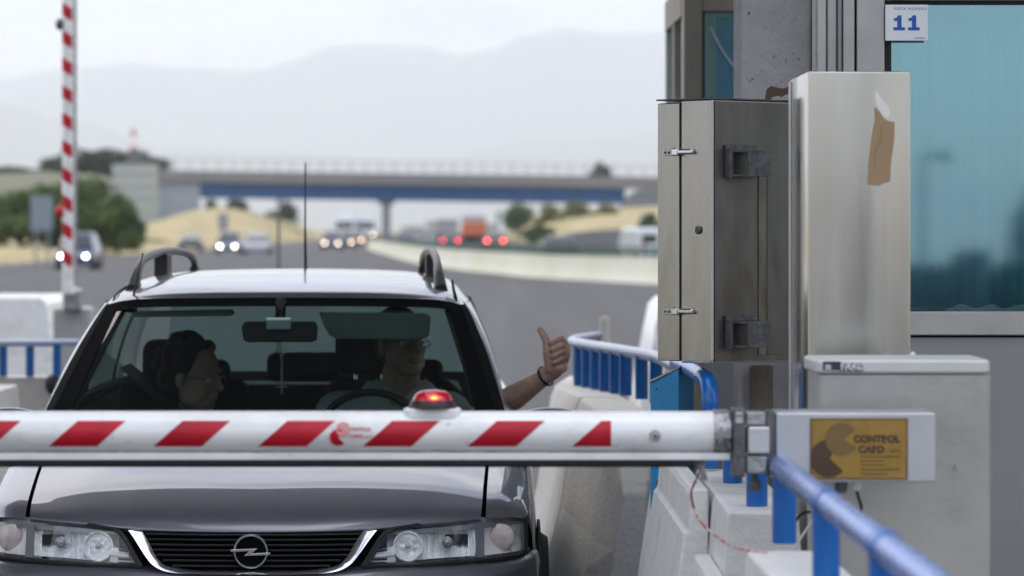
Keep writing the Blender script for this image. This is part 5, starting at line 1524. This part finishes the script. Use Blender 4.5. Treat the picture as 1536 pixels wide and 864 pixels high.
# aerials ---------------------------------------------------------
ra = co('aerial', MB().tube([(-.005, 3.80, 1.405), (-.007, 3.80, 1.50), (-.008, 3.82, 1.60), (-.009, 3.86, 1.845)], [.0065, .0055, .0036, .0028], 8), MT['black_plastic'])
obj('aerial_base', MB().lathe([(.020, 1.395), (.018, 1.412), (.007, 1.425), (.0, 1.425)], (-.005, 3.80, 0), 14), MT['black_plastic'], ra)
a0, a1 = carpt(196, 464, 1.98), carpt(214, 381, 2.0)
fa = co('aerial', MB().tube([a0, a0 * .6 + a1 * .4, a1], [.006, .0035, .002], 8), MT['black_plastic'])
obj('aerial_tip', MB().ball(a1, .004, 8, 6), MT['black_plastic'], fa)
obj('aerial_base', MB().ball(a0 + Vector((0, 0, -.004)), (.024, .02, .008), 14, 8), MT['black_plastic'], fa)
# door mirrors ----------------------------------------------------
for s in (1, -1):
    c = Vector((.915 * s, 1.62, .905))
    rws = []
    for i in range(13):
        t = math.pi * i / 12
        st_ = max(.02, math.sin(t)) ** .55
        rws.append([c + Vector((-.105 * math.cos(t) * 1, .055 * st_ * math.cos(q) * (1 if math.cos(q) < 0 else .6), .07 * st_ * math.sin(q))) for q in [2 * math.pi * k / 18 for k in range(18)]])
    dm = co('door_mirror', MB().loft(rws), MT['paint'], smooth=60)
    obj('mirror_arm', MB().tube([c + Vector((-.09 * s, .0, -.03)), (.80 * s, 1.66, .905)], .024, 10), MT['black_plastic'], dm)
# wheels ----------------------------------------------------------
for yw in (.86, 3.50):
    for s in (1, -1):
        co('arch', MB().lathe([(0, 0), (.335, 0), (.335, .008), (0, .008)], (.862 * s if s > 0 else -.870, yw, .32), 36, 'X'), MT['dark'], smooth=30)
        tyre = co('wheel', MB().lathe([(.2, -.06), (.29, -.065), (.308, -.04), (.308, .04), (.29, .065), (.2, .06)], ((.875 - .045) * s, yw, .308), 36, 'X'), MT['rubber'])
        obj('rim', MB().lathe([(0, -.03), (.08, -.05), (.19, -.02), (.2, -.05), (.205, 0), (.2, .05), (.19, .02), (.08, .05), (0, .03)], ((.885 - .045) * s, yw, .308), 30, 'X'), MT['alu'], tyre)
# ================================================================== PEOPLE
def capsule(mb, a, b, ra, rb, n=14, flat=1.0, side=None):
    a, b = Vector(a), Vector(b)
    d = (b - a); L_ = d.length; d.normalize()
    u = d.orthogonal().normalized() if side is None else (Vector(side) - d * d.dot(Vector(side))).normalized()
    v = d.cross(u)
    rows = []
    for i in range(5):
        t = math.pi / 2 * i / 4
        rows.append((a - d * ra * math.cos(t), max(1e-4, ra * math.sin(t))))
    for i in range(5):
        t = math.pi / 2 * i / 4
        rows.append((b + d * rb * math.sin(t), max(1e-4, rb * math.cos(t))))
    mb.loft([[c + u * r * math.cos(2 * math.pi * k / n) + v * r * flat * math.sin(2 * math.pi * k / n) for k in range(n)] for c, r in rows])
def ell(mb, c, r, M_=None, n=20, m=14):
    q = MB().ball((0, 0, 0), r, n, m)
    M_ = M_ or Matrix.Identity(3)
    mb.add([Vector(c) + M_ @ Vector(v) for v in q.v], q.f)
def remesh(name, mb, m, parent, vox, it=4, smf=.6):
    o = obj(name, mb, m, parent, smooth=180, fix=False)
    r = o.modifiers.new('remesh', 'REMESH'); r.mode = 'VOXEL'; r.voxel_size = vox; r.use_smooth_shade = True
    s = o.modifiers.new('smooth', 'SMOOTH'); s.iterations = it; s.factor = smf
    return o

def head(mb, c, M_, k=1.0, jowl=1.0):
    """head shapes: c = centre at eye height, face looks along local -Y"""
    def q(x, y, z): return Vector(c) + M_ @ (Vector((x, y, z)) * k)
    def e(x, y, z, rx, ry, rz): ell(mb, q(x, y, z), (rx * k, ry * k, rz * k), M_)
    e(0, .012, .035, .074, .094, .088)                 # skull
    e(0, -.010, -.030, .064, .078, .082)               # face
    e(0, -.040, -.085, .040 * jowl, .040, .034)        # chin and jaw
    e(.032, -.018, -.068, .030 * jowl, .045, .034); e(-.032, -.018, -.068, .030 * jowl, .045, .034)
    e(.034, -.060, -.028, .020, .018, .020); e(-.034, -.060, -.028, .020, .018, .020)   # cheekbones
    e(0, -.076, .026, .050, .016, .012)                # brow
    capsule(mb, q(0, -.086, .008), q(0, -.104, -.030), .008 * k, .0125 * k)             # nose
    e(.011, -.090, -.034, .009, .010, .008); e(-.011, -.090, -.034, .009, .010, .008)
    e(0, -.083, -.056, .022, .011, .0065); e(0, -.080, -.068, .020, .011, .007)         # lips
    for s in (1, -1):
        e(.076 * s, .012, -.010, .008, .018, .031)     # ears
    return q

# ---------------------------------------------------------------- driver
def W_(p): return Vector(p) + Vector((CX, CY, 0))
dr_ = thing('person', 'driver in pale shirt behind the wheel, thumb up out of the window', 'person', (CX + .38, CY + 2.4, .5))
hc = Vector((.405, 2.42, 1.165))
Mh = Matrix.Rotation(R(32), 3, 'Z') @ Matrix.Rotation(R(-6), 3, 'X')
mb = MB()
qd = head(mb, hc, Mh, 1.04, 1.2)
capsule(mb, (.39, 2.50, .93), (.40, 2.46, 1.06), .078, .068)
capsule(mb, (.36, 2.50, .62), (.37, 2.52, .84), .17, .15, flat=.75, side=(1, 0, 0))
capsule(mb, (.18, 2.52, .90), (.56, 2.52, .90), .072, .072)
capsule(mb, (.36, 2.40, .52), (.36, 2.48, .64), .16, .16)
for sx_ in (-1, 1):   # legs
    capsule(mb, (.36 + .10 * sx_, 2.38, .50), (.36 + .13 * sx_, 1.92, .56), .085, .06)
    capsule(mb, (.36 + .13 * sx_, 1.92, .56), (.36 + .12 * sx_, 1.66, .30), .058, .04)
# right arm to the wheel
capsule(mb, (.17, 2.50, .88), (.10, 2.28, .72), .055, .042); capsule(mb, (.10, 2.28, .72), (.15, 2.00, .84), .040, .027)
ell(mb, (.155, 1.97, .86), (.038, .045, .03))
for i in range(4): capsule(mb, (.14 + .008 * i, 1.96, .835 + .018 * i), (.165 + .006 * i, 1.935, .845 + .018 * i), .0095, .008)
# left arm out of the window
elb = Vector((.735, 2.38, .925)); wr = Vector((.915, 2.19, 1.055))
capsule(mb, (.55, 2.50, .89), (.66, 2.46, .85), .064, .056)
capsule(mb, (.66, 2.46, .85), elb, .056, .052)
capsule(mb, elb, elb.lerp(wr, .45), .050, .046); capsule(mb, elb.lerp(wr, .45), wr, .046, .030)
# hand: fist with the thumb up. local frame: hx right, hy back, hz up; slight lean
ho = Vector((.950, 2.15, 1.140))
Rh = Matrix.Rotation(R(-6), 3, 'Y') @ Matrix.Rotation(R(8), 3, 'Z')
def hp(x, y, z): return ho + Rh @ (Vector((x, y, z)) * 1.15)
capsule(mb, wr, hp(-.004, .014, -.052), .030, .031, flat=1.0)
ell(mb, hp(.012, .016, -.016), (.036, .024, .050), Rh)
ell(mb, hp(.030, .012, .004), (.024, .030, .047), Rh); ell(mb, hp(.010, -.006, -.046), (.027, .024, .022), Rh)
fz = [.0385, .0175, -.0035, -.0230]; fr_ = [.0112, .0116, .0110, .0098]; fl = [1.0, 1.04, 1.0, .88]
for z, r, l_ in zip(fz, fr_, fl):
    mcp = hp(.028, .020, z + .002); pip = hp(.014, -.031 * l_, z + .005); dip = hp(-.013 * l_, -.035 * l_, z - .005); tip = hp(-.014 * l_, -.014, z - .008)
    capsule(mb, mcp, pip, r * 1.12, r * 1.04); capsule(mb, pip, dip, r, r * .93); capsule(mb, dip, tip, r * .9, r * .82)
    ell(mb, mcp, (r * 1.2,) * 3)
ell(mb, hp(.030, .004, .003), (.0215, .0300, .0455), Rh)
# thumb
t0, t1, t2, t3 = hp(-.018, .000, -.045), hp(-.024, -.010, .004), hp(-.025, -.008, .045), hp(-.040, -.002, .078)
capsule(mb, t0, t1, .0225, .0185); capsule(mb, t1, t2, .0165, .0138); capsule(mb, t2, t3, .0140, .0108)
ell(mb, hp(-.012, -.004, -.032), (.024, .024, .030), Rh)
remesh('body', mb, MT['skin'], dr_, .0032, 3, .5)
for o in [bpy.data.objects[k.name] for k in dr_.children]:
    o.data.transform(Matrix.Translation(Vector((CX, CY, 0)) - Vector(dr_.location)))
def pobj(name, mb_, m, par, vox=None, **k):
    if vox: o = remesh(name, mb_, m, par, vox, k.get('it', 4))
    else: o = obj(name, mb_, m, par, **k)
    root_ = par if par.type == 'EMPTY' else par.parent
    o.data.transform(Matrix.Translation(Vector((CX, CY, 0)) - Vector(root_.location)))
    return o
nail = MB(); ell(nail, hp(-.0405, -.0105, .078), (.0055, .0022, .0085), Rh)
pobj('thumb_nail', nail, mat('nail', (.55, .36, .30), .3, coat=.3), dr_)
# bracelet watch
ax = (hp(0, .012, -.05) - wr).normalized(); u_ = ax.orthogonal().normalized(); v_ = ax.cross(u_)
wcn = wr + ax * .002
rws = []
for i in range(40):
    q = 2 * math.pi * i / 40
    c = wcn + (u_ * math.cos(q) + v_ * math.sin(q)) * .0365
    nrm = (u_ * math.cos(q) + v_ * math.sin(q))
    rws.append([c + nrm * (.0032 * math.cos(t)) + ax * (.0052 * math.sin(t)) for t in [2 * math.pi * k / 8 for k in range(8)]])
rws.append(rws[0])
br_ = pobj('bracelet', MB().loft(rws, cap=False), MT['black_plastic'], dr_)
w2 = MB(); ell(w2, wcn + (u_ * math.cos(4.4) + v_ * math.sin(4.4)) * .040, (.0035, .003, .0035)); pobj('clasp', w2, MT['chrome'], br_)
# shirt
sm = MB()
capsule(sm, (.36, 2.50, .60), (.37, 2.52, .85), .185, .165, flat=.78, side=(1, 0, 0))
capsule(sm, (.17, 2.52, .905), (.57, 2.52, .905), .086, .086)
capsule(sm, (.17, 2.50, .89), (.11, 2.32, .75), .072, .064)
capsule(sm, (.56, 2.50, .895), (.65, 2.47, .86), .078, .072)
capsule(sm, (.30, 2.54, .98), (.48, 2.54, .98), .05, .05)
pobj('shirt', sm, MT['shirt'], dr_, .005)
clr = MB()
for s in (1, -1):
    base_ = Vector((.40, 2.44, .985))
    A = [base_ + Vector((.09 * s, .03, .055)), base_ + Vector((.105 * s, -.01, .02)), base_ + Vector((.045 * s, -.075, -.03)), base_ + Vector((.015 * s, -.06, -.01))]
    clr.add(A + [p + Vector((0, .006, -.004)) for p in A], [(0, 1, 2, 3), (7, 6, 5, 4), (0, 4, 5, 1), (1, 5, 6, 2), (2, 6, 7, 3), (3, 7, 4, 0)])
pobj('collar', clr, MT['shirt'], dr_, bevel=.002)
# hair and glasses
hr = MB()
ell(hr, qd(0, .030, .055), (.082, .092, .084), Mh); ell(hr, qd(0, .055, -.005), (.076, .060, .075), Mh)
pobj('hair', hr, MT['grey_hair'], dr_, .006)
gl_ = MB()
for s in (1, -1):
    pts = [qd(.033 * s + .026 * math.cos(a), -.101 + .008 * abs(math.cos(a)), -.004 + .017 * math.sin(a)) for a in [2 * math.pi * k / 16 for k in range(17)]]
    gl_.tube(pts, .0022, 6, cap=False)
    gl_.tube([qd(.058 * s, -.092, .002), qd(.078 * s, -.03, .004), qd(.078 * s, .02, .0)], .002, 6)
gl_.tube([qd(-.008, -.104, 0), qd(.008, -.104, 0)], .002, 6)
pobj('glasses', gl_, MT['chrome'], dr_)
ey_ = MB()
for s in (1, -1): ell(ey_, qd(.030 * s, -.076, -.002), (.012, .010, .010), Mh)
pobj('eyes', ey_, MT['letter_white'], dr_)

# ---------------------------------------------------------------- passenger
ps_ = thing('person', 'passenger with short dark curly hair and thin glasses, looking towards the driver', 'person', (CX - .38, CY + 2.4, .5))
hc = Vector((-.345, 2.43, 1.045))
Mh2 = Matrix.Rotation(R(62), 3, 'Z') @ Matrix.Rotation(R(4), 3, 'X')
mb = MB()
qp = head(mb, hc, Mh2, 1.06, 1.05)
capsule(mb, (-.36, 2.50, .83), (-.35, 2.47, .95), .062, .056)
capsule(mb, (-.38, 2.52, .55), (-.38, 2.54, .76), .16, .14, flat=.75, side=(1, 0, 0))
capsule(mb, (-.54, 2.52, .80), (-.21, 2.52, .80), .065, .065)
for sx_ in (-1, 1):
    capsule(mb, (-.38 + .09 * sx_, 2.40, .48), (-.38 + .10 * sx_, 1.95, .52), .08, .055)
    capsule(mb, (-.38 + .10 * sx_, 1.95, .52), (-.38 + .10 * sx_, 1.68, .30), .052, .038)
    capsule(mb, (-.38 + .17 * sx_, 2.50, .78), (-.38 + .22 * sx_, 2.34, .58), .05, .04)
    capsule(mb, (-.38 + .22 * sx_, 2.34, .58), (-.38 + .08 * sx_, 2.14, .60), .038, .026)
    ell(mb, (-.38 + .05 * sx_, 2.11, .60), (.045, .035, .022))
    for i in range(4): capsule(mb, (-.38 + .03 * sx_, 2.10 - .012 * i, .605), (-.38 - .005 * sx_, 2.085 - .012 * i, .60), .008, .007)
remesh('body', mb, MT['skin'], ps_, .0045, 3, .5)
for o in [bpy.data.objects[k.name] for k in ps_.children]:
    o.data.transform(Matrix.Translation(Vector((CX, CY, 0)) - Vector(ps_.location)))
bl_ = MB()
capsule(bl_, (-.38, 2.52, .55), (-.38, 2.54, .77), .172, .152, flat=.78, side=(1, 0, 0))
capsule(bl_, (-.55, 2.52, .805), (-.21, 2.52, .805), .076, .076)
for sx_ in (-1, 1): capsule(bl_, (-.38 + .17 * sx_, 2.50, .78), (-.38 + .215 * sx_, 2.37, .62), .064, .055)
pobj('blouse', bl_, MT['blouse'], ps_, .005)
hr = MB()
rnd = random.Random(11)
base_e = [((0, .035, .052), (.100, .098, .094)), ((0, .065, -.010), (.090, .070, .092))]
for c_, r_ in base_e: ell(hr, qp(*c_), r_, Mh2)
for i in range(150):
    th, ph = rnd.uniform(0, 6.28), rnd.uniform(-.9, 1.5)
    d = Vector((math.cos(th) * math.cos(ph), math.sin(th) * math.cos(ph), math.sin(ph)))
    if d.y < -.35 and d.z < .60: continue
    if d.z < -.2 and d.y < .2: continue
    c_ = Vector((0, .035, .03)) + Vector((d.x * .094, d.y * .106, d.z * .106))
    ell(hr, qp(*c_), (rnd.uniform(.014, .024),) * 3, None, 8, 6)
pobj('hair', hr, MT['hair'], ps_, .0045, it=1)
gl_ = MB()
for s in (1, -1):
    pts = [qp(.032 * s + .024 * math.cos(a), -.099 + .008 * abs(math.cos(a)), -.006 + .017 * math.sin(a)) for a in [2 * math.pi * k / 16 for k in range(17)]]
    gl_.tube(pts, .0013, 6, cap=False)
    gl_.tube([qp(.056 * s, -.092, .0), qp(.078 * s, -.03, .003), qp(.078 * s, .02, .0)], .0013, 6)
gl_.tube([qp(-.008, -.102, 0), qp(.008, -.102, 0)], .0013, 6)
pobj('glasses', gl_, MT['chrome'], ps_)
er = MB(); ell(er, qp(.084, .010, -.046), (.0035,) * 3); ell(er, qp(-.084, .010, -.046), (.0035,) * 3)
pobj('earring', er, MT['chrome'], ps_)
ey_ = MB()
for s in (1, -1): ell(ey_, qp(.029 * s, -.074, -.004), (.011, .009, .009), Mh2)
pobj('eyes', ey_, MT['letter_white'], ps_)
# white seat back pocket cloth glimpsed beside the passenger
# ================================================================== FAR TRAFFIC
hl_on = mat('headlight_lit', (1, .95, .85), .3, emis=(1, .93, .80), estr=15)
hl_warm = mat('headlight_warm', (1, .9, .7), .3, emis=(1, .80, .55), estr=10)
tl_on = mat('tail_light_lit', (.8, .02, .03), .3, emis=(1, .06, .05), estr=12)
tl_dim = mat('tail_light_dim', (.6, .01, .03), .3, emis=(.9, .02, .06), estr=7)
far_glass = mat('far_window', (.03, .035, .045), .1, coat=.5)
def fpaint(n, c): return mat(n, c, .35, .1, coat=.8)
FPNT = dict(navy=fpaint('navy_paint', (.02, .035, .13)), silver=fpaint('silver_paint', (.45, .47, .52)), dark=fpaint('dark_paint', (.035, .04, .055)), white=fpaint('van_white', (.80, .82, .84)), blue=fpaint('blue_grey_paint', (.10, .13, .22)), grey=fpaint('light_grey_paint', (.36, .36, .37)), orange=fpaint('orange_load', (.70, .17, .07)), red=fpaint('dark_red_paint', (.25, .03, .04)))
def traffic(name, label, cat, px, Y, L_, W__, H_, paint, front=True, lights=None, lz=.62, sep=None, z0=0.003, kind='car', rotz=0, lr=.085, group=None):
    lr *= .85
    t = thing(name, label, cat, (X(px, Y), Y, z0), R(rotz) + (0 if front else math.pi), group)
    hw = W__ / 2
    if kind == 'car': prof = [(0, .30, .92), (0.02, .62, .96), (.10, .74, .97), (.27, .88, .97), (.30, .90, .97), (.42, 1.0, .80), (.60, 1.0, .76), (.85, .97, .78), (.97, .66, .94), (1, .60, .92)]
    # body: lower shell and cabin
    body = MB()
    if kind == 'car':
        zb = H_ * .62
        st = [(0, .22, .52, .86), (.03, .2, .60, .95), (.15, .18, .66 * zb / .62 * .62 + .02, .99), (.3, .18, zb, 1), (.6, .18, zb + .03, 1), (.9, .18, zb + .03, .98), (.98, .2, zb, .92), (1, .25, zb - .15, .86)]
        rows = []
        for y, z0_, z1_, w in st:
            x = hw * w; yy = y * L_
            rows.append([(-x * .95, yy, z0_), (-x, yy, z0_ + .12), (-x, yy, z1_ - .1), (-x * .9, yy, z1_), (x * .9, yy, z1_), (x, yy, z1_ - .1), (x, yy, z0_ + .12), (x * .95, yy, z0_)])
        body.loft(rows)
        obj('body', body, FPNT[paint], t, smooth=40)
        cab_ = MB()
        for (y0, y1, z, w) in ((.27, .97, zb - .02, .90), (.44, .86, H_ - .05, .70)):
            pass
        lo = [(-hw * .9, .27 * L_, zb - .02), (hw * .9, .27 * L_, zb - .02), (hw * .88, .965 * L_, zb - .02), (-hw * .88, .965 * L_, zb - .02)]
        hi = [(-hw * .70, .44 * L_, H_ - .05), (hw * .70, .44 * L_, H_ - .05), (hw * .70, .86 * L_, H_ - .05), (-hw * .70, .86 * L_, H_ - .05)]
        obj('cabin_glass', MB().loft([lo, hi]), far_glass, t, bevel=.03)
        obj('roof', MB().loft([hi, [(x * .88, y + (.12 if y < .6 * L_ else -.1), H_) for x, y, z in hi]]), FPNT[paint], t, bevel=.02)
    elif kind == 'van':
        prof_ = [(0, .3), (0, .85), (.10, 1.05), (.42, 1.18), (.72, H_ * .93), (.95, H_), (L_, H_ * .98), (L_, .3)]
        obj('body', MB().prism(prof_, -hw, hw, lambda a, b, d: (d, a, b)), FPNT[paint], t, bevel=.09, seg=3)
        if front:
            obj('windscreen', MB().add([(-hw * .85, .42, 1.24), (hw * .85, .42, 1.24), (hw * .78, .69, H_ * .88), (-hw * .78, .69, H_ * .88)], [(0, 1, 2, 3)]).add([], []), far_glass, t)
            obj('side_window', MB().box((hw - .005, .75, 1.12), (hw + .008, 1.5, H_ * .86)), far_glass, t, bevel=.004)
            obj('side_window', MB().box((-hw - .008, .75, 1.12), (-hw + .005, 1.5, H_ * .86)), far_glass, t, bevel=.004)
        for x in (-hw * .5, hw * .5):
            obj('rear_window', MB().box((x - hw * .32, L_ - .002, 1.05), (x + hw * .32, L_ + .01, H_ * .84)), far_glass, t, bevel=.004)
    elif kind == 'truck':
        obj('load_box', MB().box((-hw, 1.9, .95), (hw, L_, H_)), FPNT[paint], t, bevel=.05)
        obj('cab', MB().prism([(0, .45), (0, 1.5), (.25, 2.6), (1.75, 2.75), (1.75, .45)], -hw * .97, hw * .97, lambda a, b, d: (d, a, b)), FPNT['white' if paint != 'orange' else 'grey'], t, bevel=.08)
        obj('windscreen', MB().add([(-hw * .85, -.01 + .02, 1.55), (hw * .85, -.01 + .02, 1.55), (hw * .8, .215, 2.48), (-hw * .8, .215, 2.48)], [(0, 1, 2, 3)]), far_glass, t)
        obj('chassis', MB().box((-hw * .8, 1.8, .5), (hw * .8, L_ - .1, .93)), MT['rubber'], t, smooth=0)
        obj('bumper', MB().box((-hw, -.06, .35), (hw, -.001, .8)), MT['black_plastic'], t, bevel=.02)
    rw = .31 if kind != 'truck' else .48
    for yy in (.18 * L_ + .1, .80 * L_):
        for s in (1, -1):
            wl_ = obj('wheel', MB().lathe([(.0, -.1), (rw, -.1), (rw, .1), (0, .1)], ((hw - .08) * s, yy, rw), 18, 'X'), MT['rubber'], t)
    yl = -.012 if front else L_ + .012
    sp = (sep or W__ * .72) / 2
    if lights is not None:
        for s in (1, -1):
            obj('headlight' if front else 'tail_light', MB().ball((sp * s, yl, lz), (lr, .03, lr * .8), 14, 8), lights, t)
    else:
        for s in (1, -1):
            obj('headlight' if front else 'tail_light', MB().ball((sp * s, yl, lz), (lr * 1.3, .03, lr * .7), 12, 6), MT['lens'] if front else MT['sheeting'], t)
    return t
traffic('parked_car', 'dark blue car with two round lit headlights behind the raised striped pole', 'car', 110, 140, 4.0, 1.5, 1.42, 'navy', lights=hl_on, lz=.52, sep=.95, lr=.075)
traffic('oncoming_car', 'dark car with bright white headlights on the road right of the dry slope', 'car', 341, 232, 4.2, 1.6, 1.4, 'blue', lights=hl_on, lz=.45, sep=.95, lr=.09)
traffic('oncoming_car', 'unlit silver car just right of the car with white headlights', 'car', 383, 228, 4.3, 1.65, 1.35, 'silver', lz=.5)
traffic('oncoming_car', 'low dark car far left of the white headlights, half hidden by the slope', 'car', 283, 262, 4.2, 1.6, 1.2, 'dark', lz=.5)
traffic('oncoming_car', 'dark car with warm headlights left of the thick car aerial end', 'car', 497, 275, 4.2, 1.65, 1.4, 'navy', lights=hl_warm, lz=.48, sep=1.0, lr=.09)
traffic('oncoming_car', 'dark car in the middle of the oncoming group with pinkish headlights', 'car', 517, 300, 4.2, 1.65, 1.4, 'dark', lights=hl_warm, lz=.48, sep=1.05, lr=.09)
traffic('oncoming_car', 'red car with a warm headlight in front of the white lorries', 'car', 533, 330, 4.2, 1.65, 1.4, 'red', lights=hl_warm, lz=.55, sep=1.1, lr=.10)
traffic('lorry', 'white lorry, left of the two far lorries under the bridge', 'lorry', 517, 430, 9, 2.5, 3.3, 'white', lights=hl_warm, lz=.85, sep=1.8, kind='truck', lr=.13)
traffic('lorry', 'white lorry, right of the two and nearest the bridge pier', 'lorry', 548, 436, 9, 2.5, 3.4, 'white', lights=hl_warm, lz=.85, sep=1.8, kind='truck', lr=.12)
traffic('leaving_car', 'dark car with dim red tail lights behind the cream wall', 'car', 676, 250, 4.2, 1.65, 1.3, 'dark', front=False, lights=tl_dim, lz=.78, sep=1.0, lr=.10)
traffic('leaving_car', 'dark car with bright red tail lights right of the orange load', 'car', 742, 235, 4.2, 1.7, 1.35, 'dark', front=False, lights=tl_on, lz=.82, sep=1.0, lr=.10)
traffic('leaving_car', 'blue grey car leaving, leftmost behind the cream wall', 'car', 610, 330, 4.2, 1.7, 1.4, 'blue', front=False, lz=.8)
traffic('leaving_car', 'light grey car behind the cream wall beside the first leaving car', 'car', 640, 300, 4.2, 1.7, 1.45, 'grey', front=False, lz=.8)
traffic('leaving_car', 'dark green grey car behind the rail left of the white van', 'car', 838, 150, 4.2, 1.7, 1.3, 'dark', front=False, lz=.8)
traffic('lorry', 'far white lorry behind the cream wall left of the orange load', 'lorry', 672, 420, 9, 2.4, 2.7, 'grey', front=False, kind='truck', lz=.9)
traffic('lorry', 'lorry with a bright orange load behind the cream wall', 'lorry', 711, 330, 9, 2.2, 2.15, 'orange', front=False, kind='truck', lz=.9)
traffic('white_van', 'small white van behind the rail at the left edge of the steel cabinet', 'van', 960, 138, 4.2, 1.75, 1.62, 'white', front=False, kind='van', lz=1.0, rotz=8)

# ------------------------------------------------------------------ haze
hm = bpy.data.materials.new('haze_air')
hm.use_nodes = True
t = hm.node_tree; t.nodes.clear()
o_ = t.nodes.new('ShaderNodeOutputMaterial'); v_n = t.nodes.new('ShaderNodeVolumePrincipled')
v_n.inputs['Color'].default_value = (.825, .872, .94, 1)
v_n.inputs['Density'].default_value = HAZE
v_n.inputs['Anisotropy'].default_value = 0.3
t.links.new(v_n.outputs[0], o_.inputs['Volume'])
hz_o = tag(obj('haze', MB().box((-22100, -1600, -22), (22100, 22600, 1500)), hm, smooth=0), kind='stuff')
